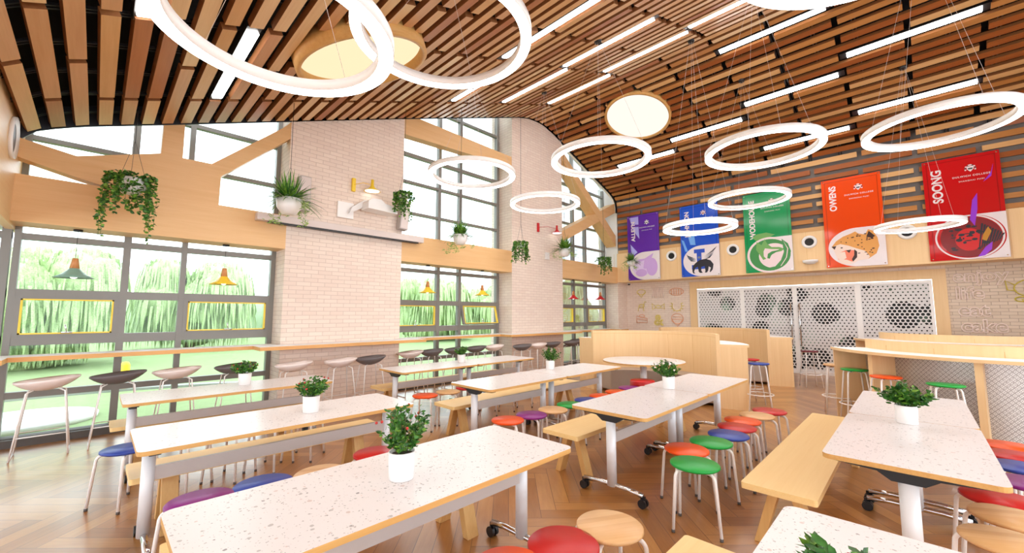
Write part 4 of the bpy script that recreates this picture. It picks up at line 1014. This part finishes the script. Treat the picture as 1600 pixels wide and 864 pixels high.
def banner(y_left, name, cols, lb, art):
    t = thing('banner', lb, 'banner', (XC-0.03, y_left, 2.77), 0, None)
    base = plain(name+'_acrylic', rgb(*cols), 0.12, 0, 0.5, 0.02)
    obj('panel', MB().prism([(0, 0), (1.14, 0), (1.14, 2.25), (0, 2.25)], lambda a, b, q: (-q, -a, b), 0, 0.01), base, t)
    edge = MB(); dark = plain(name+'_edge', tuple(max(0, x*0.62) for x in rgb(*cols)[:3])+(1,), 0.2)
    poly(edge, [(0.06, 0.06), (0.075, 0.06), (0.075, 2.19), (0.06, 2.19)], 0.010); poly(edge, [(0.06, 2.175), (1.08, 2.175), (1.08, 2.19), (0.06, 2.19)], 0.010); poly(edge, [(1.065, 0.95), (1.08, 0.95), (1.08, 2.19), (1.065, 2.19)], 0.010)
    obj('inner_border', edge, dark, t)
    wp = [(1.14, 0.0), (1.14, 0.95)]+[(0.62+0.56*cos(R(a)), 0.475+0.475*sin(R(a))) for a in range(90, 271, 6)]
    wh = MB(); 
    if name != 'red': poly(wh, wp, 0.0105)
    else:
        poly(wh, [(1.14, 0.0), (1.14, 0.95)]+[(0.62+0.5*cos(R(a)), 0.475+0.475*sin(R(a))) for a in range(90, -91, -6)], 0.0105)
        for a in range(0, 360, 6):
            poly(wh, [(0.60+r*cos(R(b)), 0.475+r*0.95*sin(R(b))) for r, b in ((0.5, a), (0.5, a+6.2), (0.47, a+6.2), (0.47, a))], 0.0115)
    obj('white_field', wh, WHT, t)
    nm, sz = {'purple': ('ALLEYN', 0.19), 'blue': ('JOHNSON', 0.19), 'green': ('WODEHOUSE', 0.19), 'orange': ('OWENS', 0.19), 'red': ('SOONG', 0.22)}[name]
    L = {'purple': 0.70, 'blue': 0.83, 'green': 1.12, 'orange': 0.64, 'red': 0.74}[name]
    me = text_mesh(nm, sz, WHT, 0.006, spacing=1.0); xs = [v.co.x for v in me.vertices]; sc = L/(max(xs)-min(xs)); me.transform(Matrix.Diagonal((sc, 1.0, 1, 1)))
    top = {'purple': 2.05, 'blue': 2.08, 'green': 2.07, 'orange': 2.07, 'red': 2.02}[name]
    obj('house_name', place_text(me, 0.28, top-L, 0.0125, True), None, t)
    me = text_mesh('DULWICH COLLEGE', 0.05, WHT, 0.001, spacing=1.25, align='CENTER'); obj('college_name', place_text(me, 0.72, 1.78, 0.0125), None, t)
    me = text_mesh('SHANGHAI PUXI', 0.04, WHT, 0.0006, spacing=1.3, align='CENTER'); obj('campus_name', place_text(me, 0.72, 1.68, 0.0125), None, t)
    cr = MB(); cc = (0.72, 1.95)
    poly(cr, [(cc[0]-0.05, cc[1]+0.05), (cc[0]+0.05, cc[1]+0.05), (cc[0]+0.05, cc[1]-0.01), (cc[0], cc[1]-0.07), (cc[0]-0.05, cc[1]-0.01)], 0.0125, 0)
    poly(cr, [(cc[0]-0.035, cc[1]+0.012), (cc[0]+0.035, cc[1]+0.012), (cc[0]+0.03, cc[1]-0.02), (cc[0]-0.03, cc[1]-0.02)], 0.0138, 1)
    for k in range(9):
        a = 200-k*27.5; poly(cr, ell(cc[0]+0.075*cos(R(a)), cc[1]+0.075*sin(R(a)), 0.014, 0.014, n=8), 0.0125, k % 2)
    poly(cr, ell(cc[0], cc[1]+0.075, 0.03, 0.014, n=10), 0.0136, 0)
    obj('crest', cr, [WHT, plain(name+'_crest', rgb(150, 40, 40) if name in ('blue', 'green') else rgb(60, 50, 60), 0.4)], t)
    sc_ = MB()
    for u, v in ((0.04, 0.04), (1.1, 0.04), (0.04, 2.21), (1.1, 2.21)): poly(sc_, ell(u, v, 0.013, 0.013, n=10), 0.010, 0, 0.008)
    obj('standoff_pins', sc_, M['chrome'], t)
    art(t)
def mk(t, name, shapes, mats):
    b = MB()
    for i_, (pts, d, mi) in enumerate(shapes): poly(b, pts, 0.0118+d*0.0014+i_*0.00004, mi)
    obj(name, b, mats, t)
PP = lambda n, c: plain('print_'+n, rgb(*c), 0.3, 0, 0.5, 0.01)
LIL, LIL2 = PP('lilac', (206, 168, 226)), PP('light_lilac', (226, 204, 240)); LAV = PP('lavender', (176, 170, 240))
def art_purple(t):
    mk(t, 'wolf_emblem', [(ell(0.50, 0.42, 0.33, 0.30), 0, 1), (ell(0.86, 0.42, 0.20, 0.30), 0, 0), ([(0.38, 0.70), (0.62, 0.72), (0.93, 0.88), (0.74, 0.44), (0.62, 0.36), (0.46, 0.46)], 1, 0),
        ([(0.44, 0.62), (0.60, 0.66), (0.56, 0.40), (0.46, 0.44)], 2, 1), (ell(0.48, 0.24, 0.2, 0.13), 1, 0)], [LIL, LIL2])
    mk(t, 'light_facets', [([(0.08, 2.2), (0.42, 2.2), (0.42, 1.92), (0.16, 1.96)], -0.4, 0), ([(0.18, 1.86), (0.42, 1.84), (0.44, 1.42), (0.30, 1.62)], -0.4, 0), ([(0.10, 1.26), (0.36, 0.96), (0.2, 0.86), (0.12, 1.02)], -0.4, 0)], [LAV])
BK, WGR = PP('black', (34, 32, 44)), PP('wing_grey', (120, 130, 150)); BL = PP('royal_blue', (38, 78, 190)); SKY = PP('sky_blue', (110, 170, 240))
def art_blue(t):
    I = [(0.40, 0.84), (0.72, 0.84), (0.72, 0.72), (0.62, 0.72), (0.62, 0.36), (0.72, 0.36), (0.72, 0.22), (0.32, 0.22), (0.32, 0.36), (0.48, 0.36), (0.48, 0.72), (0.40, 0.72)]
    S = [(I, 0, 2)]
    for k in range(5):
        S.append(([(0.70, 0.50+0.03*k), (0.82+0.05*k, 0.56+0.06*k), (0.96+0.03*k, 0.66+0.055*k), (0.86+0.02*k, 0.54+0.055*k)], 1, k % 2))
        S.append(([(0.46, 0.46+0.02*k), (0.34-0.03*k, 0.50+0.04*k), (0.20-0.01*k, 0.60+0.03*k), (0.30-0.02*k, 0.48+0.035*k)], 1, k % 2))
    S.append(([(0.44, 0.42), (0.56, 0.50), (0.74, 0.52), (0.88, 0.46), (0.96, 0.34), (0.93, 0.18), (0.86, 0.10), (0.84, 0.12), (0.88, 0.24), (0.82, 0.28), (0.80, 0.16), (0.76, 0.10), (0.70, 0.10), (0.72, 0.16), (0.70, 0.30), (0.60, 0.28), (0.60, 0.16), (0.64, 0.10), (0.56, 0.10), (0.52, 0.14), (0.50, 0.30), (0.42, 0.26), (0.38, 0.14), (0.42, 0.09), (0.35, 0.10), (0.33, 0.18), (0.36, 0.34)], 2, 0))
    S.append((ell(0.55, 0.58, 0.05, 0.035, n=12), 1, 1))
    mk(t, 'panther_emblem', S, [BK, WGR, BL])
    mk(t, 'light_facets', [([(0.22, 1.35), (0.42, 1.4), (0.46, 0.98), (0.30, 1.0)], -0.4, 0), ([(0.02, 1.2), (0.10, 1.15), (0.22, 0.8), (0.14, 0.8)], -0.4, 0)], [SKY])
GR, GR2, DG = PP('leaf_green', (58, 140, 70)), PP('moss_green', (110, 168, 90)), PP('pale_pink', (236, 214, 216))
def art_green(t):
    S = [(ell(0.60, 0.47, 0.49, 0.44), 0, 0), (ell(0.70, 0.44, 0.36, 0.34), 1, 2), ([(0.30, 0.86), (0.42, 0.76), (0.50, 0.92), (0.56, 0.78), (0.66, 0.68), (0.84, 0.66), (0.96, 0.60), (0.88, 0.54), (0.70, 0.52), (0.60, 0.40), (0.44, 0.34), (0.36, 0.50), (0.28, 0.64)], 2, 1),
         ([(0.50, 0.66), (0.66, 0.62), (0.84, 0.60), (0.76, 0.56), (0.62, 0.50), (0.52, 0.36), (0.46, 0.44), (0.46, 0.58)], 3, 2), ([(0.56, 0.50), (0.66, 0.56), (0.82, 0.58), (0.90, 0.62), (0.78, 0.54), (0.64, 0.46), (0.60, 0.36), (0.54, 0.38)], 4, 0),
         ([(0.90, 0.88), (1.04, 0.74), (1.10, 0.52), (1.04, 0.30), (0.90, 0.12), (0.70, 0.05), (0.50, 0.10), (0.72, 0.14), (0.86, 0.30), (0.94, 0.52)], 2, 0), ([(0.93, 0.84), (1.02, 0.60), (0.98, 0.36), (0.84, 0.14), (0.86, 0.14), (1.00, 0.36), (1.04, 0.60)], 3, 2)]
    for a in range(60, 290, 8): S.append(([(0.60+r*cos(R(b)), 0.47+r*0.9*sin(R(b))) for r, b in ((0.55, a), (0.55, a+8.3), (0.51, a+8.3), (0.51, a))], 1, 2))
    S.append(([(0.20, 1.0), (0.32, 1.08), (0.55, 1.10), (0.75, 1.02), (0.62, 0.96), (0.30, 0.88)], -0.4, 1))
    mk(t, 'fox_emblem', S, [GR, GR2, DG])
FUR, FUR2, SPOT, TONG = PP('tan_fur', (226, 160, 84)), PP('cream_fur', (240, 218, 204)), PP('spot_brown', (58, 34, 30)), PP('coral', (240, 130, 100))
def art_orange(t):
    S = [([(0.12, 0.52), (0.22, 0.66), (0.36, 0.76), (0.52, 0.82), (0.60, 0.86), (0.66, 0.80), (0.78, 0.76), (0.84, 0.88), (0.92, 0.84), (1.00, 0.66), (1.02, 0.46), (0.96, 0.28), (0.80, 0.16), (0.62, 0.14), (0.58, 0.30), (0.46, 0.40), (0.20, 0.46)], 0, 0),
         ([(0.12, 0.52), (0.30, 0.58), (0.46, 0.52), (0.60, 0.44), (0.76, 0.36), (0.84, 0.22), (0.80, 0.16), (0.62, 0.14), (0.56, 0.10), (0.46, 0.06), (0.30, 0.08), (0.22, 0.20), (0.18, 0.38)], 1, 1),
         ([(0.40, 0.42), (0.56, 0.40), (0.60, 0.24), (0.50, 0.12), (0.40, 0.18), (0.24, 0.20), (0.22, 0.34)], 2, 3), ([(0.22, 0.36), (0.38, 0.38), (0.40, 0.22), (0.30, 0.16), (0.22, 0.24)], 3, 1), ([(0.56, 0.42), (0.61, 0.36), (0.60, 0.22), (0.52, 0.12), (0.50, 0.18), (0.55, 0.28)], 3, 2),
         ([(0.12, 0.53), (0.22, 0.54), (0.18, 0.45)], 3, 2), ([(0.40, 0.41), (0.50, 0.42), (0.46, 0.34)], 3, 2), ([(0.85, 0.84), (0.80, 0.70), (0.90, 0.66), (0.96, 0.70)], 2, 2)]
    rg = random.Random(2)
    for k in range(46):
        u, v = rg.uniform(0.30, 0.97), rg.uniform(0.24, 0.78)
        if (u-0.62)**2/0.16+(v-0.52)**2/0.09 < 1 and not (u < 0.62 and v < 0.46): S.append((ell(u, v, rg.uniform(0.010, 0.028), rg.uniform(0.008, 0.018), n=8), 2.5, 2))
    mk(t, 'leopard_emblem', S, [FUR, FUR2, SPOT, TONG])
DR, DR2, VIO, GOLD = PP('dark_red', (130, 14, 24)), PP('bright_red', (206, 24, 28)), PP('violet', (150, 50, 210)), PP('gold', (190, 130, 30))
def art_red(t):
    S = [(ell(0.62, 0.47, 0.44, 0.43), 0, 0), (ell(0.60, 0.42, 0.2, 0.24), 0.8, 1)]
    rg = random.Random(7)
    for k in range(30):
        a = rg.random()*6.28; q = rg.random()*0.36; S.append((ell(0.60+q*cos(a), 0.50+q*sin(a), rg.uniform(0.015, 0.06), rg.uniform(0.01, 0.04), n=7), 1.6, 2))
    for k in range(9):
        u = 0.72+0.035*k; S.append(([(u, 0.20+0.02*k), (u+0.018, 0.20+0.02*k), (u+0.10, 0.74-0.03*k), (u+0.07, 0.74-0.03*k)], 1.6, 2))
    S += [([(0.70, 0.04), (0.82, 0.24), (0.92, 0.34), (0.90, 0.18), (0.80, 0.06)], 2.4, 3), ([(0.80, 0.50), (0.88, 0.66), (0.92, 0.56), (0.84, 0.36), (0.78, 0.40)], 2.4, 4), ([(0.64, 0.84), (0.70, 1.26), (0.78, 1.40), (0.76, 1.05), (0.70, 0.70)], 2.4, 3), ([(0.88, 1.62), (1.00, 1.80), (1.04, 1.98), (1.00, 1.72)], 0, 3)]
    mk(t, 'blossom_emblem', S, [DR, DR2, BK, VIO, GOLD])
banner(7.04, 'purple', (96, 40, 168), 'purple banner reading ALLEYN with a lilac wolf emblem, partly behind the corner planter', art_purple)
banner(5.19, 'blue', (30, 84, 205), 'blue banner reading JOHNSON with a black panther and winged letter', art_blue)
banner(3.36, 'green', (10, 150, 84), 'green banner reading WODEHOUSE with a fox in a circle', art_green)
banner(1.52, 'orange', (230, 74, 22), 'orange banner reading OWENS with a spotted leopard head', art_orange)
banner(-0.325, 'red', (196, 14, 24), 'red banner reading SOONG with a dark red blossom circle', art_red)

# ------------------------------------------------------------------ wall lettering and line art
PINK, YEL, ORG = plain('pale_pink_tube', rgb(252, 234, 226), 0.4), plain('soft_yellow_tube', rgb(240, 220, 110), 0.4), plain('peach_tube', rgb(244, 182, 142), 0.4)
YEL2 = plain('yellow_tube', rgb(214, 196, 70), 0.4)
for wd, u, v, lb in (('enjoy', 0.66, 2.33, 'pale outlined word enjoy on the brick wall, top line'), ('life', 0.68, 1.95, 'pale outlined word life on the brick wall, second line'), ('eat', 0.70, 1.57, 'pale outlined word eat on the brick wall, third line'), ('cake', 0.72, 1.22, 'pale outlined word cake on the brick wall, lowest line')):
    me = text_mesh(wd, 0.37, PINK, bold=0.010, outline=0.009, spacing=1.0)
    o = obj('wall_word', place_text(me, u, v, 0.02), None, None, (XW, 0, 0)); tag(o, lb, 'wall lettering', 'outlined words on the brick wall')
me = text_mesh('BBQ', 0.17, YEL2, bold=0.004, extr=0.006); o = obj('wall_word', place_text(me, 1.66, 2.10, 0.02), None, None, (XW, 0, 0)); tag(o, 'yellow word BBQ on the brick wall at the right edge', 'wall lettering')
def lineart(name, lb, paths, mat, cat='wall art', r=0.011):
    mb = MB()
    for P in paths: mb.tube([(-0.02, -a, b) for a, b in P], r, 6)
    tag(obj(name, mb, mat, None, (XW, 0, 0)), lb, cat)
def circ(cx, cy, rx, ry, a0=0, a1=360, n=20): return [(cx+rx*cos(R(a0+(a1-a0)*i/n)), cy+ry*sin(R(a0+(a1-a0)*i/n))) for i in range(n+1)]
lineart('fish_outline', 'yellow outlined fish above the star on the right brick wall', [circ(1.85, 2.15, 0.32, 0.2), [(1.55, 2.22), (1.42, 2.32), (1.44, 2.12), (1.56, 2.1)], circ(1.62, 1.92, 0.09, 0.05), circ(1.82, 1.9, 0.09, 0.05)], YEL2)
lineart('star_outline', 'yellow outlined star at the right edge of the brick wall', [[(1.62, 1.30), (1.72, 1.72), (1.62, 1.92), (1.82, 1.9), (1.95, 2.0), (2.0, 1.8), (2.15, 1.6), (1.9, 1.55), (1.62, 1.30)]], YEL2)
U = lambda y: -y
gx = [6.93, 6.32, 5.67]; gz = [2.36, 1.88, 1.44]
yy0, z0 = U(gx[0]), gz[0]
lineart('ice_cream_art', 'small yellow ice cream outline, top left of the wall art grid', [circ(yy0, z0+0.03, 0.16, 0.09), [(yy0-0.12, z0), (yy0, z0-0.16), (yy0+0.12, z0)]], YEL)
lineart('giraffe_art', 'small yellow animal outline, middle left of the wall art grid', [[(yy0-0.14, gz[1]-0.17), (yy0-0.1, gz[1]+0.02), (yy0+0.06, gz[1]+0.02), (yy0+0.12, gz[1]+0.17), (yy0+0.18, gz[1]+0.15)], [(yy0+0.06, gz[1]), (yy0+0.08, gz[1]-0.17)], circ(yy0, gz[1]+0.02, 0.1, 0.06)], YEL)
lineart('cake_art', 'small peach cake outline, bottom left of the wall art grid', [[(yy0-0.2, gz[2]-0.13), (yy0+0.2, gz[2]-0.13), (yy0+0.2, gz[2]+0.02), (yy0-0.2, gz[2]+0.1), (yy0-0.2, gz[2]-0.13)], circ(yy0, gz[2]+0.1, 0.1, 0.05), [(yy0-0.18, gz[2]), (yy0+0.18, gz[2]-0.04)]], ORG)
yy0 = U(gx[1])
lineart('fries_art', 'small pale pink striped outline, top centre of the wall art grid', [[(yy0-0.2+0.066*k, z0-0.18), (yy0-0.16+0.055*k, z0+0.02), (yy0-0.2+0.066*k, z0+0.17)] for k in range(7)], PINK)
lineart('bone_art', 'small yellow candy outline, centre of the wall art grid', [circ(yy0, gz[1]-0.02, 0.09, 0.05), [(yy0-0.09, gz[1]), (yy0-0.22, gz[1]+0.1), (yy0-0.2, gz[1]-0.12), (yy0-0.09, gz[1]-0.04)], [(yy0+0.09, gz[1]), (yy0+0.22, gz[1]+0.08), (yy0+0.22, gz[1]-0.1), (yy0+0.09, gz[1]-0.04)]], YEL)
me = text_mesh('&', 0.5, YEL, outline=0.015); tag(obj('ampersand_art', place_text(me, yy0-0.16, gz[2]-0.2, 0.02), None, None, (XW, 0, 0)), 'yellow outlined ampersand, bottom centre of the wall art grid', 'wall art')
yy0 = U(gx[2])
lineart('bread_art', 'small orange striped loaf outline, top right of the wall art grid', [circ(yy0, z0, 0.24, 0.12)]+[[(yy0-0.16+0.08*k, z0-0.09), (yy0-0.16+0.08*k, z0+0.09)] for k in range(5)], ORG)
lineart('cactus_art', 'small yellow leafy crown outline, middle right of the wall art grid', [circ(yy0, gz[1], 0.16, 0.16, 150, 390)]+[[(yy0+0.17*cos(R(a)), gz[1]+0.17*sin(R(a))), (yy0+0.24*cos(R(a)), gz[1]+0.2*sin(R(a)))] for a in range(150, 400, 30)], YEL)
lineart('strawberry_art', 'peach outlined strawberry, bottom right of the wall art grid', [circ(yy0, gz[2]+0.02, 0.2, 0.17), [(yy0-0.18, gz[2]-0.02), (yy0, gz[2]-0.24), (yy0+0.18, gz[2]-0.02)], [(yy0-0.14, gz[2]+0.08), (yy0+0.14, gz[2]+0.08)], [(yy0-0.17, gz[2]), (yy0+0.17, gz[2])]], ORG)

for o in SC.objects:
    if 'lx' in o: del o['lx']
